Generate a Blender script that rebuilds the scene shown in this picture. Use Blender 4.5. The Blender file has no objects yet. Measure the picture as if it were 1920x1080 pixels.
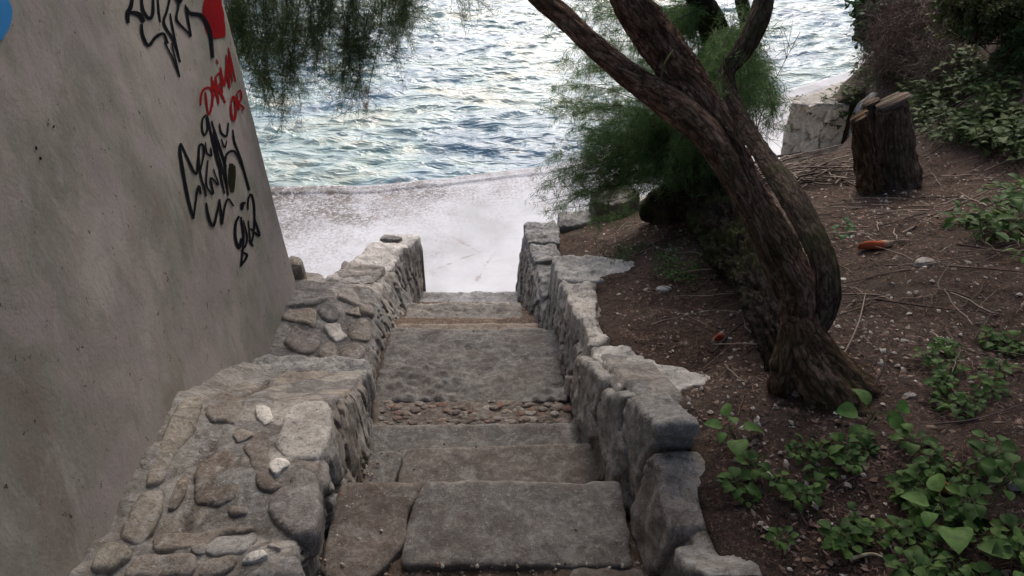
import bpy, math, random
import numpy as np
from mathutils import Vector, geometry
R = math.radians
# ------------------------------------------------------------------ camera, sky, sun, exposure
scene = bpy.context.scene
PITCH = R(33.0); CAMZ = 3.75; FPX = 1450.0
cam_d = bpy.data.cameras.new("camera"); cam = bpy.data.objects.new("camera", cam_d)
scene.collection.objects.link(cam); scene.camera = cam
cam.location = (0, 0, CAMZ); cam.rotation_euler = (R(90) - PITCH, 0, 0)
cam_d.sensor_width = 36; cam_d.lens = 36 * FPX / 1920; cam_d.clip_start = .05; cam_d.clip_end = 500
SUN_EL, SUN_AZ = R(44), R(8)         # azimuth measured from +Y towards +X: ahead on the left, over the sea
world = bpy.data.worlds.new("World"); scene.world = world; world.use_nodes = True
wn = world.node_tree.nodes; wl = world.node_tree.links
sky = wn.new("ShaderNodeTexSky"); sky.sky_type = 'NISHITA'; sky.sun_disc = False
sky.sun_elevation = SUN_EL; sky.sun_rotation = SUN_AZ; sky.air_density = .6; sky.dust_density = 4.0; sky.ozone_density = 1.0
wn["Background"].inputs[1].default_value = .13
wl.new(sky.outputs[0], wn["Background"].inputs[0])
sun_d = bpy.data.lights.new("sun", 'SUN'); sun = bpy.data.objects.new("sun", sun_d); scene.collection.objects.link(sun)
sun_d.energy = .5; sun_d.angle = R(11); sun_d.color = (1, .98, .94)
sd = Vector((math.sin(SUN_AZ) * math.cos(SUN_EL), math.cos(SUN_AZ) * math.cos(SUN_EL), math.sin(SUN_EL)))
sun.rotation_euler = (-sd).to_track_quat('-Z', 'Y').to_euler(); sun.location = (-3, 3, 9)
vs = scene.view_settings
vs.view_transform = 'Standard'; vs.look = 'None'; vs.gamma = 1; vs.use_curve_mapping = False; vs.exposure = 1.18

# ------------------------------------------------------------------ helpers
random.seed(7); rng = np.random.default_rng(7)
SP, CP = math.sin(PITCH), math.cos(PITCH)
def ray(px, py):
    a = (px - 960) / FPX; v = (py - 540) / FPX
    return np.array([a, CP - v * SP, -(SP + v * CP)])
O = np.array([0, 0, CAMZ])
def at(px, py, y=None, z=None):
    d = ray(px, py); t = y / d[1] if y is not None else (z - CAMZ) / d[2]
    return O + d * t
def hits(pp, g, t0=1.0, t1=20.0, n=60):            # first crossing of g(points) from + to -, for many pixels
    D = np.array([ray(*p) for p in pp]); N = len(D); ts = np.linspace(t0, t1, n)
    P = O + D[:, None] * ts[None, :, None]; v = g(P.reshape(-1, 3)).reshape(N, n); k = np.argmax(v < 0, 1); ok = v[np.arange(N), k] < 0
    k = np.maximum(k, 1); a, b = ts[k - 1].copy(), ts[k].copy()
    for _ in range(13):
        m = (a + b) / 2; c = g(O + D * m[:, None]) < 0; b = np.where(c, m, b); a = np.where(c, a, m)
    return O + D * b[:, None], ok
def hit(px, py, g, t0=1.0, t1=20.0, n=60):
    P, ok = hits([(px, py)], g, t0, t1, n); return P[0] if ok[0] else None
def _h(ix, iy, iz, s):
    n = (ix * 374761393 + iy * 668265263 + iz * 2147483647 + s * 1274126177) & 0xffffffff
    n = ((n ^ (n >> 13)) * 1274126177) & 0xffffffff
    n = ((n ^ (n >> 15)) * 2246822519) & 0xffffffff
    return ((n ^ (n >> 16)) & 0xffffff) / 16777215.0
def vn(P, f=1.0, s=0):
    P = np.asarray(P, float) * f
    if P.shape[-1] == 2: P = np.concatenate([P, np.zeros(P.shape[:-1] + (1,))], -1)
    i = np.floor(P).astype(np.int64); u = P - i; u = u * u * (3 - 2 * u)
    r = 0
    for dx in (0, 1):
        for dy in (0, 1):
            for dz in (0, 1):
                w = (u[..., 0] if dx else 1 - u[..., 0]) * (u[..., 1] if dy else 1 - u[..., 1]) * (u[..., 2] if dz else 1 - u[..., 2])
                r = r + w * _h(i[..., 0] + dx, i[..., 1] + dy, i[..., 2] + dz, s)
    return r * 2 - 1
def fbm(P, f=1.0, o=4, s=0, g=.5):
    r = 0; a = 1; t = 0
    for k in range(o):
        r = r + a * vn(P, f * 2.03 ** k, s + k * 17); t += a; a *= g
    return r / t
def worley(P2, s=0):                              # -> F1, F2-F1, cell id hash
    P2 = np.asarray(P2, float); i = np.floor(P2).astype(np.int64)
    F1 = np.full(P2.shape[:-1], 9.); F2 = F1.copy(); H = np.zeros(P2.shape[:-1])
    for dx in (-1, 0, 1):
        for dy in (-1, 0, 1):
            cx, cy = i[..., 0] + dx, i[..., 1] + dy
            hx, hy = _h(cx, cy, cx * 0, s), _h(cx, cy, cx * 0, s + 5)
            d = np.hypot(cx + .1 + .8 * hx - P2[..., 0], cy + .1 + .8 * hy - P2[..., 1])
            c = d < F1
            F2 = np.where(c, F1, np.minimum(F2, d)); F1 = np.where(c, d, F1)
            H = np.where(c, _h(cx, cy, cx * 0, s + 9), H)
    return F1, F2 - F1, H
def sst(x, a, b): t = np.clip((x - a) / (b - a), 0, 1); return t * t * (3 - 2 * t)
def tab(t, v):
    X = [a for a, _ in t]; Y = [b for _, b in t]
    return np.interp(v, X, Y)
def link(o): scene.collection.objects.link(o); return o
def mk(name, V, F, mat, parent=None, col=None, smooth=True):
    V = np.asarray(V, float)
    if parent is not None:
        p = parent; off = np.zeros(3)
        while p is not None: off = off + np.array(p.location); p = p.parent
        V = V - off
    me = bpy.data.meshes.new(name)
    F = [tuple(f) for f in F] if not isinstance(F, np.ndarray) else F
    if isinstance(F, np.ndarray):
        n, k = F.shape
        me.vertices.add(len(V)); me.vertices.foreach_set("co", V.ravel().astype(np.float32))
        me.loops.add(n * k); me.loops.foreach_set("vertex_index", F.ravel().astype(np.int32))
        me.polygons.add(n); me.polygons.foreach_set("loop_start", (np.arange(n) * k).astype(np.int32))
        me.polygons.foreach_set("loop_total", np.full(n, k, np.int32))
        me.update(calc_edges=True)
    else:
        me.from_pydata(V.tolist(), [], F); me.update()
    if smooth: me.polygons.foreach_set("use_smooth", np.ones(len(me.polygons), bool))
    if col is not None:
        c = np.ones((len(V), 4)); c[:, :3] = col
        a = me.color_attributes.new("tint", 'FLOAT_COLOR', 'POINT'); a.data.foreach_set("color", c.ravel().astype(np.float32))
    me.materials.append(mat)
    o = bpy.data.objects.new(name, me); link(o)
    if parent is not None: o.parent = parent
    return o
def tag(o, label=None, cat=None, group=None, kind=None):
    if label: o["label"] = label
    if cat: o["category"] = cat
    if group: o["group"] = group
    if kind: o["kind"] = kind
    return o
def empty(name, loc, label, cat, group=None):
    o = bpy.data.objects.new(name, None); o.empty_display_size = .1; link(o); o.location = loc
    return tag(o, label, cat, group)
def gridF(nu, nv, off=0):
    a = np.arange(nu * nv).reshape(nu, nv) + off
    return np.stack([a[:-1, :-1], a[1:, :-1], a[1:, 1:], a[:-1, 1:]], -1).reshape(-1, 4)
def cr(pts, n=8):                                  # Catmull-Rom through rows of any width
    P = np.array(pts, float)
    if len(P) < 3: return np.array([P[0] + (P[-1] - P[0]) * t for t in np.linspace(0, 1, n + 1)])
    Q = np.vstack([2 * P[0] - P[1], P, 2 * P[-1] - P[-2]]); out = []
    for i in range(1, len(Q) - 2):
        for t in np.arange(n) / n:
            a, b, c, d = Q[i-1:i+3]
            out.append(.5 * (2*b + (c-a)*t + (2*a-5*b+4*c-d)*t*t + (3*b-a-3*c+d)*t**3))
    out.append(P[-1]); return np.array(out)
def join(parts):
    V = []; F = []; C = []; n = 0
    for p in parts:
        V.append(p[0]); F.append(np.asarray(p[1]) + n); n += len(p[0])
        if len(p) > 2: C.append(np.broadcast_to(p[2], (len(p[0]), 3)))
    return np.vstack(V), np.vstack(F), (np.vstack(C) if C else None)

# slab / stone in a frame: polygon (local 2D), crowned top, skirt going down
def slab(poly, frame, thick, res=.015, rnd=.02, rough=.004, topf=None, jit=.006, seed=0, base=(.3, .28, .25), corner=2):
    o_, U, W, N = [np.asarray(a, float) for a in frame]; rnd = rnd * .5
    P = np.array(poly, float)
    for _ in range(corner):                        # chamfer corners a little (Chaikin)
        Q = np.roll(P, -1, 0); L = np.linalg.norm(Q - P, axis=1)[:, None]
        c = np.minimum(.22, rnd * 1.4 / np.maximum(L, 1e-6)); P = np.stack([P + (Q - P) * c, Q - (Q - P) * c], 1).reshape(-1, 2)
    Q = np.roll(P, -1, 0); B = []
    for a, b in zip(P, Q):
        n = max(1, int(np.linalg.norm(b - a) / res + .5))
        for k in range(n): B.append(a + (b - a) * k / n)
    B = np.array(B)
    ar = .5 * np.sum(B[:, 0] * np.roll(B[:, 1], -1) - np.roll(B[:, 0], -1) * B[:, 1])
    if ar < 0: B = B[::-1].copy()
    T = np.roll(B, -1, 0) - np.roll(B, 1, 0); T /= np.maximum(np.linalg.norm(T, axis=1), 1e-9)[:, None]
    Nn = np.stack([-T[:, 1], T[:, 0]], 1)
    B = B + Nn * (fbm(B, 9, 3, seed) * jit * 1.6 + fbm(B, 40, 2, seed + 3) * jit)[:, None]
    mn, mx = B.min(0), B.max(0)
    gx, gy = np.meshgrid(np.arange(mn[0], mx[0], res), np.arange(mn[1], mx[1], res)); G = np.stack([gx.ravel(), gy.ravel()], 1)
    G += rng.uniform(-.25, .25, G.shape) * res
    A0, A1 = B, np.roll(B, -1, 0)
    def dist(X):
        out = np.full(len(X), 1e9); E = A1 - A0; EL = np.maximum((E ** 2).sum(1), 1e-12)
        for s in range(0, len(X), 4000):
            x = X[s:s+4000, None]; t = np.clip(((x - A0) * E).sum(-1) / EL, 0, 1)
            out[s:s+4000] = np.sqrt(((A0 + E * t[..., None] - x) ** 2).sum(-1)).min(1)
        return out
    def inside(X):
        c = np.zeros(len(X), bool)
        for a, b in zip(A0, A1):
            if a[1] == b[1]: continue
            m = ((a[1] > X[:, 1]) != (b[1] > X[:, 1])) & (X[:, 0] < (b[0] - a[0]) * (X[:, 1] - a[1]) / (b[1] - a[1]) + a[0]); c ^= m
        return c
    G = G[inside(G)]; D = dist(G); G = G[D > res * .6]; D = D[D > res * .6]
    I = B + Nn * rnd * .25; ok = inside(I); I = I[ok]; DI = dist(I)
    k = DI > rnd * .12; I = I[k]; DI = DI[k]
    allp = np.vstack([B, I, G]); dd = np.concatenate([np.zeros(len(B)), DI, D])
    nb = len(B)
    r = geometry.delaunay_2d_cdt([Vector(p) for p in allp], [(i, (i + 1) % nb) for i in range(nb)], [], 1, 1e-7)
    v2 = np.array([list(p) for p in r[0]]); tris = [tuple(f) for f in r[2]]
    orig = [o[0] if o else 0 for o in r[3]]; d2 = dd[orig]
    q = np.clip(d2 / rnd, 0, 1); h = -rnd * (1 - np.sqrt(np.maximum(0, 1 - (1 - q) ** 2)))
    W3 = o_ + v2[:, :1] * U + v2[:, 1:] * W
    h = h + rough * fbm(W3, 14, 4, seed + 11) * 1.6 + rough * (.9 - 2.4 * np.abs(fbm(W3, 5.5, 3, seed + 21))) + rough * .6 * vn(W3, 70, seed)
    if topf is not None: h = h + topf(v2)
    V = W3 + h[:, None] * N
    F = [f if ((v2[f[1]] - v2[f[0]])[0] * (v2[f[2]] - v2[f[0]])[1] - (v2[f[1]] - v2[f[0]])[1] * (v2[f[2]] - v2[f[0]])[0]) > 0 else f[::-1] for f in tris if len(f) == 3]
    inv = {}
    for j, o in enumerate(orig):
        if o < nb and o not in inv: inv[o] = j
    bi = [inv[i] for i in range(nb) if i in inv]
    n0 = len(V); outw = -Nn[[i for i in range(nb) if i in inv]]
    Vb = V[bi]; levels = [Vb]
    for lv in (.35, .7, 1.0):
        S = Vb + (outw[:, :1] * U + outw[:, 1:] * W) * (rnd * .3 * math.sin(lv * 2)) - N * thick * lv
        S = S + (outw[:, :1] * U + outw[:, 1:] * W) * (fbm(S, 25, 3, seed + 7) * rough * 1.5)[:, None]; levels.append(S)
    m = len(bi)
    V = np.vstack([V] + levels[1:])
    idx = [bi] + [list(range(n0 + k * m, n0 + (k + 1) * m)) for k in range(3)]
    for k in range(3):
        for i in range(m):
            j = (i + 1) % m; a, b, c, d = idx[k][i], idx[k][j], idx[k+1][j], idx[k+1][i]
            F.append((a, d, c)); F.append((a, c, b))
    col = np.array(base) * (1 + .10 * fbm(V, 6, 3, seed + 5))[:, None]
    return V, np.array(F), col
XY = lambda z: ((0, 0, z), (1, 0, 0), (0, 1, 0), (0, 0, 1))
def fitframe(pts, toward=None):
    P = np.array(pts); c = P.mean(0); u, s, vt = np.linalg.svd(P - c); N = vt[2]
    if np.dot(N, O - c) < 0: N = -N
    U = vt[0]; W = np.cross(N, U); return (c, U, W, N)
def stone_px(poly_px, g, lift, rnd=.02, thick=.06, **k):  # outline seen in the photo, laid on surface g as a real stone
    P, ok = hits(poly_px, g, 1.2, 8, 60); P = list(P[ok])
    fr = fitframe(P); c, U, W, N = fr; L = [((p - c) @ U, (p - c) @ W) for p in P]
    return slab(L, (c + N * lift, U, W, N), thick + lift, rnd=rnd, **k)

# tube with bark displacement
def tube(rows, sides=20, seg=.02, amp=.12, seed=0, ridge=1.0, twist=1.2, cap=True):
    P = np.array(rows, float)                     # x y z r
    C = cr(P, 10); L = np.r_[0, np.cumsum(np.linalg.norm(np.diff(C[:, :3], axis=0), axis=1))]
    n = max(3, int(L[-1] / seg)); t = np.linspace(0, L[-1], n)
    C = np.stack([np.interp(t, L, C[:, k]) for k in range(4)], 1)
    T = np.gradient(C[:, :3], axis=0); T /= np.linalg.norm(T, axis=1)[:, None]
    N = np.zeros_like(T); a = np.array([0, 1, 0.]) if abs(T[0][1]) < .8 else np.array([1., 0, 0])
    for i in range(n):
        a = a - T[i] * (a @ T[i]); a /= np.linalg.norm(a); N[i] = a
    Bn = np.cross(T, N); th = np.linspace(0, 2 * np.pi, sides, endpoint=False)
    tw = th[None] + twist * t[:, None]
    cx, sx = np.cos(th)[None, :, None], np.sin(th)[None, :, None]
    S3 = np.stack([np.cos(tw) * 1.6, np.sin(tw) * 1.6, np.broadcast_to(t[:, None] * 2.2, tw.shape)], -1)
    S3b = S3 * np.array([2.4, 2.4, 1.5]); r1 = 1 - np.abs(fbm(S3, 2.2, 3, seed)) * 2
    h = 1 + amp * (ridge * (r1 - .6) + 1.0 * fbm(S3, .9, 3, seed + 4) + .9 * ridge * (.5 - 2.2 * np.abs(fbm(S3b, 3.0, 3, seed + 8))))
    V = C[:, None, :3] + (N[:, None] * cx + Bn[:, None] * sx) * (C[:, 3][:, None] * h)[..., None]
    a = np.arange(n * sides).reshape(n, sides); b = np.roll(a, -1, 1)
    F = np.stack([a[:-1], b[:-1], b[1:], a[1:]], -1).reshape(-1, 4)
    rm = C[:, 3].mean(); B3 = np.stack([np.broadcast_to(np.cos(th) * rm, tw.shape), np.broadcast_to(np.sin(th) * rm, tw.shape), np.broadcast_to(t[:, None] + twist * .02 * th, tw.shape)], -1)
    return V.reshape(-1, 3), F, B3.reshape(-1, 3) + seed
def endcap(V, sides):                              # triangle fan closing the last ring, as quads
    last = len(V) - sides; c = V[last:].mean(0)
    V = np.vstack([V, c]); n = len(V) - 1
    return V, np.array([(last + i, last + (i + 1) % sides, n, n) for i in range(sides)])

# ------------------------------------------------------------------ materials
def newmat(name, rough=.85, spec=.3):
    m = bpy.data.materials.new(name); m.use_nodes = True; nt = m.node_tree
    b = nt.nodes["Principled BSDF"]; b.inputs["Roughness"].default_value = rough; b.inputs["Specular IOR Level"].default_value = spec
    return m, nt, b
class G:
    def __init__(s, nt): s.nt = nt; s.pos = nt.nodes.new("ShaderNodeNewGeometry").outputs["Position"]
    def n(s, t, **k):
        x = s.nt.nodes.new(t)
        for a, b in k.items(): setattr(x, a, b)
        return x
    def link(s, a, b): s.nt.links.new(a, b)
    def noise(s, scale, det=6, rough=.6, dist=0, vec=None, st=None):
        x = s.n("ShaderNodeTexNoise"); x.inputs["Scale"].default_value = scale; x.inputs["Detail"].default_value = det
        x.inputs["Roughness"].default_value = rough; x.inputs["Distortion"].default_value = dist
        v = vec or s.pos
        if st:
            mp = s.n("ShaderNodeMapping"); mp.inputs["Scale"].default_value = st; s.link(v, mp.inputs[0]); v = mp.outputs[0]
        s.link(v, x.inputs["Vector"]); return x.outputs[0]
    def vor(s, scale, feature='F1', rnd=1, vec=None):
        x = s.n("ShaderNodeTexVoronoi", feature=feature); x.inputs["Scale"].default_value = scale; x.inputs["Randomness"].default_value = rnd
        s.link(vec or s.pos, x.inputs["Vector"]); return x
    def ramp(s, src, stops):
        x = s.n("ShaderNodeValToRGB"); e = x.color_ramp.elements
        while len(e) < len(stops): e.new(.5)
        for k, (p, c) in enumerate(stops):
            e[k].position = p; e[k].color = (c, c, c, 1) if isinstance(c, (int, float)) else (*c, 1)
        s.link(src, x.inputs[0]); return x.outputs[0]
    def mix(s, fac, a, b, mode='MIX'):
        x = s.n("ShaderNodeMix", data_type='RGBA', blend_type=mode)
        for v, i in ((fac, 0), (a, 6), (b, 7)):
            if isinstance(v, (int, float)): x.inputs[i].default_value = v
            elif isinstance(v, tuple): x.inputs[i].default_value = (*v, 1)
            else: s.link(v, x.inputs[i])
        return x.outputs[2]
    def math(s, op, a, b=0.0):
        x = s.n("ShaderNodeMath", operation=op)
        for v, i in ((a, 0), (b, 1)):
            if isinstance(v, (int, float)): x.inputs[i].default_value = v
            else: s.link(v, x.inputs[i])
        return x.outputs[0]
    def tint(s):
        x = s.n("ShaderNodeAttribute", attribute_name="tint"); return x.outputs["Color"]
    def bump(s, h, strength, dist, prev=None):
        x = s.n("ShaderNodeBump"); x.inputs["Strength"].default_value = strength; x.inputs["Distance"].default_value = dist
        s.link(h, x.inputs["Height"])
        if prev is not None: s.link(prev, x.inputs["Normal"])
        return x.outputs[0]

def stone_mat(name, dirt=(.085, .06, .04), dirt_amt=.55, pale=(.55, .52, .46), pale_amt=.4, speck=.5, bump=.5, gain=1.0, crack=.75):
    m, nt, b = newmat(name, .9, .2); g = G(nt)
    c = g.mix(1.0, g.tint(), g.ramp(g.noise(6, 9, .7, .4), [(.3, .55 * gain), (.5, 1.0 * gain), (.68, 1.4 * gain)]), 'MULTIPLY')
    c = g.mix(g.math('MULTIPLY', g.ramp(g.noise(14, 9, .75, 1.2), [(.48, 0), (.60, 1)]), pale_amt), c, pale)
    c = g.mix(g.math('MULTIPLY', g.ramp(g.noise(7.3, 9, .75, .8, st=(1, 1, .6)), [(.47, 0), (.60, 1)]), dirt_amt), c, dirt)
    c = g.mix(g.math('MULTIPLY', g.ramp(g.noise(42, 7, .8, .5), [(.50, 0), (.60, 1)]), dirt_amt * .9), c, tuple(x * .8 for x in dirt))
    c = g.mix(g.math('MULTIPLY', g.ramp(g.noise(75, 5, .8), [(.54, 0), (.62, 1)]), speck), c, (.05, .05, .045))
    c = g.mix(g.math('MULTIPLY', g.ramp(g.noise(58, 6, .8, 1.0), [(.56, 0), (.63, 1)]), speck * .8), c, tuple(min(.7, x * 1.3) for x in pale))
    crk = g.vor(4.5, 'DISTANCE_TO_EDGE'); cw = g.math('ADD', crk.outputs[0], g.math('MULTIPLY', g.math('SUBTRACT', g.noise(12, 7, .75), .5), .28))
    ck = g.ramp(g.math('ABSOLUTE', cw), [(0, 1), (.022, 0)]); ck = g.math('MULTIPLY', ck, g.ramp(g.noise(2.2, 4, .6), [(.48, 0), (.56, 1)]))
    c = g.mix(g.math('MULTIPLY', ck, crack), c, (.035, .028, .022))
    g.link(c, b.inputs["Base Color"])
    n1 = g.bump(g.noise(16, 11, .78, .8), bump * 1.5, .035); n2 = g.bump(g.noise(95, 6, .8), bump * 1.2, .006, n1); n3 = g.bump(ck, -.8 * crack, .01, n2)
    g.link(n3, b.inputs["Normal"]); return m
M_wallstone = stone_mat("rubble_stone", pale=(.50, .485, .46), dirt_amt=.42, crack=.45, gain=.88)
M_step = stone_mat("step_stone", dirt=(.075, .055, .045), dirt_amt=.5, pale=(.33, .315, .285), pale_amt=.35, speck=.4, bump=.35, crack=.25)
M_pale = stone_mat("pale_limestone", pale_amt=.6, dirt_amt=.2, speck=.75, crack=.3, gain=1.1)

def plaster():
    m, nt, b = newmat("old_render", .88, .25); g = G(nt)
    c = g.ramp(g.noise(1.5, 7, .6, .6), [(.33, (.31, .26, .21)), (.45, (.385, .36, .30)), (.55, (.47, .41, .365)), (.66, (.55, .50, .44))])
    c = g.mix(g.ramp(g.noise(3.1, 9, .7, 1.0, st=(1, 1, .55)), [(.44, 0), (.58, .7)]), c, (.315, .315, .245))
    c = g.mix(g.ramp(g.noise(2.3, 8, .65, .5), [(.47, 0), (.58, .75)]), c, (.48, .42, .395))
    c = g.mix(g.ramp(g.noise(9, 9, .75, .7, st=(1, 1, .5)), [(.53, 0), (.66, .55)]), c, (.56, .52, .47))
    c = g.mix(g.ramp(g.noise(12, 9, .8, 1.0, st=(1, 1, .5)), [(.52, 0), (.66, .5)]), c, (.28, .26, .215))
    c = g.mix(g.ramp(g.noise(24, 4, .8), [(.64, 0), (.67, .9)]), c, (.06, .05, .04))
    c = g.mix(g.ramp(g.noise(75, 4, .8), [(.58, 0), (.68, .45)]), c, (.15, .13, .11))
    c = g.mix(1.0, c, (.64, .63, .625), "MULTIPLY")
    g.link(c, b.inputs["Base Color"])
    n1 = g.bump(g.noise(6, 9, .65, .3), .25, .02); n2 = g.bump(g.noise(85, 5, .7), .3, .003, n1); g.link(n2, b.inputs["Normal"]); return m
M_plaster = plaster()
def paint(name, col, hard=.62):
    m, nt, b = newmat(name, 1.0, .0); g = G(nt)
    g.link(g.mix(g.ramp(g.noise(60, 6, .8), [(.58, 0), (.72, .35)]), col, (.2, .18, .165)), b.inputs["Base Color"]); return m
M_black = paint("black_spray_paint", (.012, .013, .016)); M_red = paint("red_spray_paint", (.22, .014, .016)); M_blue = paint("blue_paint", (.05, .22, .48))
M_hole = paint("dark_hole", (.02, .02, .012))

def promenade_mat():
    m, nt, b = newmat("worn_concrete", .8, .3); g = G(nt)
    c = g.ramp(g.noise(1.2, 8, .62, .5), [(.36, (.40, .405, .41)), (.5, (.48, .487, .50)), (.64, (.53, .54, .55))])
    c = g.mix(g.ramp(g.noise(4, 9, .7, .6), [(.5, 0), (.7, .4)]), c, (.42, .405, .40))
    # exposed aggregate towards the left and the water
    sx = g.n("ShaderNodeSeparateXYZ"); g.link(g.pos, sx.inputs[0])
    a = g.math('SUBTRACT', g.math('MULTIPLY', sx.outputs[1], .55), g.math('MULTIPLY', sx.outputs[0], .42))
    a = g.math('ADD', a, g.math('MULTIPLY', g.noise(1.6, 6, .6, .5), 2.6))
    m1 = g.ramp(a, [(0, 0), (1, 1)])
    mr = g.n("ShaderNodeMapRange"); g.link(a, mr.inputs[0]); mr.inputs[1].default_value = 5.1; mr.inputs[2].default_value = 6.4
    sp = g.ramp(g.noise(34, 5, .8, .6), [(.47, 0), (.55, 1)])
    c = g.mix(g.math('MULTIPLY', g.math('MULTIPLY', sp, mr.outputs[0]), 0.9), c, (.12, .095, .08))
    mr2 = g.n("ShaderNodeMapRange"); g.link(a, mr2.inputs[0]); mr2.inputs[1].default_value = 5.75; mr2.inputs[2].default_value = 6.5
    c = g.mix(g.math('MULTIPLY', g.ramp(g.noise(16, 6, .75, .6), [(.42, 0), (.54, 1)]), g.math('MULTIPLY', mr2.outputs[0], .95)), c, (.09, .07, .055))
    c = g.mix(g.ramp(g.noise(22, 6, .8, 1.0), [(.62, 0), (.68, .6)]), c, (.34, .30, .27))
    v = g.vor(.75, 'DISTANCE_TO_EDGE', vec=None)
    crk = g.ramp(g.math('ADD', v.outputs[0], g.math('MULTIPLY', g.math('SUBTRACT', g.noise(7, 6, .7), .5), .10)), [(.0, .6), (.007, 0)])
    c = g.mix(g.math('MULTIPLY', crk, g.ramp(g.noise(1.1, 3, .5), [(.5, 0), (.62, 1)])), c, (.3, .25, .22))
    g.link(c, b.inputs["Base Color"])
    n = g.bump(g.noise(30, 8, .7), .15, .008); g.link(n, b.inputs["Normal"]); return m
M_prom = promenade_mat()

def water_mat():
    m, nt, b = newmat("sea_water", .04, .5); g = G(nt)
    c = g.ramp(g.noise(.55, 6, .6, 1.0, st=(.7, 1, 1)), [(.36, (.10, .18, .235)), (.44, (.15, .245, .28)), (.51, (.20, .30, .30)), (.58, (.25, .34, .30)), (.66, (.33, .34, .26))])
    c = g.mix(g.ramp(g.noise(2.2, 7, .7, 1.4), [(.5, 0), (.62, .6)]), c, (.12, .18, .21))
    c = g.mix(g.ramp(g.noise(4.1, 6, .7, 1.0), [(.56, 0), (.72, .5)]), c, (.36, .34, .27))
    g.link(c, b.inputs["Base Color"]); b.inputs["IOR"].default_value = 1.34; b.inputs["Specular IOR Level"].default_value = .5
    rg = g.math('SUBTRACT', 1.0, g.math('ABSOLUTE', g.math('MULTIPLY', g.math('SUBTRACT', g.noise(4.2, 3, .55, .5, st=(.42, 1, 1)), .5), 5.0)))
    n0 = g.bump(rg, .45, .05); n1 = g.bump(g.noise(9, 5, .6, .9, st=(.4, 1, 1)), .4, .05, n0); n2 = g.bump(g.noise(28, 4, .65, .8, st=(.45, 1, 1)), .35, .012, n1)
    g.link(n2, b.inputs["Normal"]); return m
M_water = water_mat()

def soil_mat():
    m, nt, b = newmat("leaf_littered_earth", .95, .15); g = G(nt)
    c = g.ramp(g.noise(2.5, 9, .7, .6), [(.36, (.024, .017, .013)), (.5, (.048, .035, .027)), (.64, (.078, .058, .045))])
    c = g.mix(g.ramp(g.noise(55, 5, .8, 1.5), [(.48, 0), (.58, .8)]), c, (.12, .065, .045))
    c = g.mix(g.ramp(g.noise(80, 4, .8, .5), [(.57, 0), (.64, .9)]), c, (.27, .21, .165))
    c = g.mix(g.ramp(g.noise(40, 5, .8, .5), [(.52, 0), (.6, .85)]), c, (.018, .013, .010))
    c = g.mix(g.ramp(g.noise(1.1, 5, .6), [(.5, 0), (.75, .5)]), c, (.10, .085, .06))
    g.link(c, b.inputs["Base Color"])
    n1 = g.bump(g.noise(26, 9, .8, 1.2), .8, .03); n2 = g.bump(g.noise(120, 4, .7), .6, .006, n1); g.link(n2, b.inputs["Normal"]); return m
M_soil = soil_mat()
def grit_mat():
    m, nt, b = newmat("gritty_dirt", .95, .15); g = G(nt)
    c = g.ramp(g.noise(9, 9, .75, .6), [(.3, (.045, .03, .02)), (.5, (.085, .06, .042)), (.7, (.15, .12, .095))])
    c = g.mix(g.ramp(g.noise(65, 4, .8), [(.58, 0), (.66, .9)]), c, (.34, .30, .26))
    g.link(c, b.inputs["Base Color"]); g.link(g.bump(g.noise(45, 8, .8), .8, .015), b.inputs["Normal"]); return m
M_grit = grit_mat()
def bark_mat(name, a, b_, c_, moss=.0, cr_=.8, vs_=62, vz=.22):
    m, nt, b = newmat(name, .95, .12); g = G(nt)
    vec = g.tint(); n = g.noise(26, 9, .72, .6, vec=vec, st=(1, 1, .30)); c = g.ramp(n, [(.36, a), (.5, b_), (.62, c_)])
    mp = g.n("ShaderNodeMapping"); mp.inputs["Scale"].default_value = (1, 1, vz); g.link(vec, mp.inputs[0])
    wv = g.n("ShaderNodeVectorMath", operation='ADD'); nz = g.n("ShaderNodeTexNoise"); nz.inputs["Scale"].default_value = 40; nz.inputs["Detail"].default_value = 5; g.link(mp.outputs[0], nz.inputs[0])
    sc = g.n("ShaderNodeVectorMath", operation='SCALE'); sc.inputs[3].default_value = .018; g.link(nz.outputs[1], sc.inputs[0]); g.link(mp.outputs[0], wv.inputs[0]); g.link(sc.outputs[0], wv.inputs[1])
    v = g.vor(vs_, 'DISTANCE_TO_EDGE', vec=wv.outputs[0]).outputs[0]; crk = g.ramp(v, [(0, 1), (.16, 0)])
    c = g.mix(g.math('MULTIPLY', crk, cr_), c, tuple(x * .3 for x in a))
    c = g.mix(g.ramp(g.noise(70, 6, .8, .8, vec=vec, st=(1, 1, .35)), [(.5, 0), (.6, .6)]), c, tuple(x * .4 for x in a))
    c = g.mix(g.ramp(g.noise(50, 6, .8, .5, vec=vec, st=(1, 1, .5)), [(.55, 0), (.64, .6)]), c, tuple(min(.5, x * 1.6) for x in c_))
    c = g.mix(g.ramp(g.noise(4, 7, .65), [(.47, 0), (.58, moss)]), c, (.05, .062, .016))
    g.link(c, b.inputs["Base Color"])
    n1 = g.bump(n, 1.0, .03); n2 = g.bump(v, .9, .02, n1); n3 = g.bump(g.noise(120, 6, .8, vec=vec, st=(1, 1, .4)), .8, .006, n2)
    g.link(n3, b.inputs["Normal"]); return m
M_bark = bark_mat("reddish_tamarisk_bark", (.075, .04, .026), (.20, .11, .072), (.36, .22, .155), .35)
M_bark2 = bark_mat("dark_bark", (.014, .011, .008), (.034, .025, .019), (.062, .046, .034), .75)
M_bark3 = bark_mat("brown_grey_bark", (.045, .03, .022), (.105, .072, .052), (.18, .125, .095), .5)
M_stump = bark_mat("weathered_stump_wood", (.09, .065, .05), (.19, .135, .10), (.30, .23, .18), .2, .6, 45, .06)
M_cutwood = bark_mat("split_heartwood", (.08, .05, .028), (.18, .11, .06), (.32, .22, .14), 0, .6, 60, .05)
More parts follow.
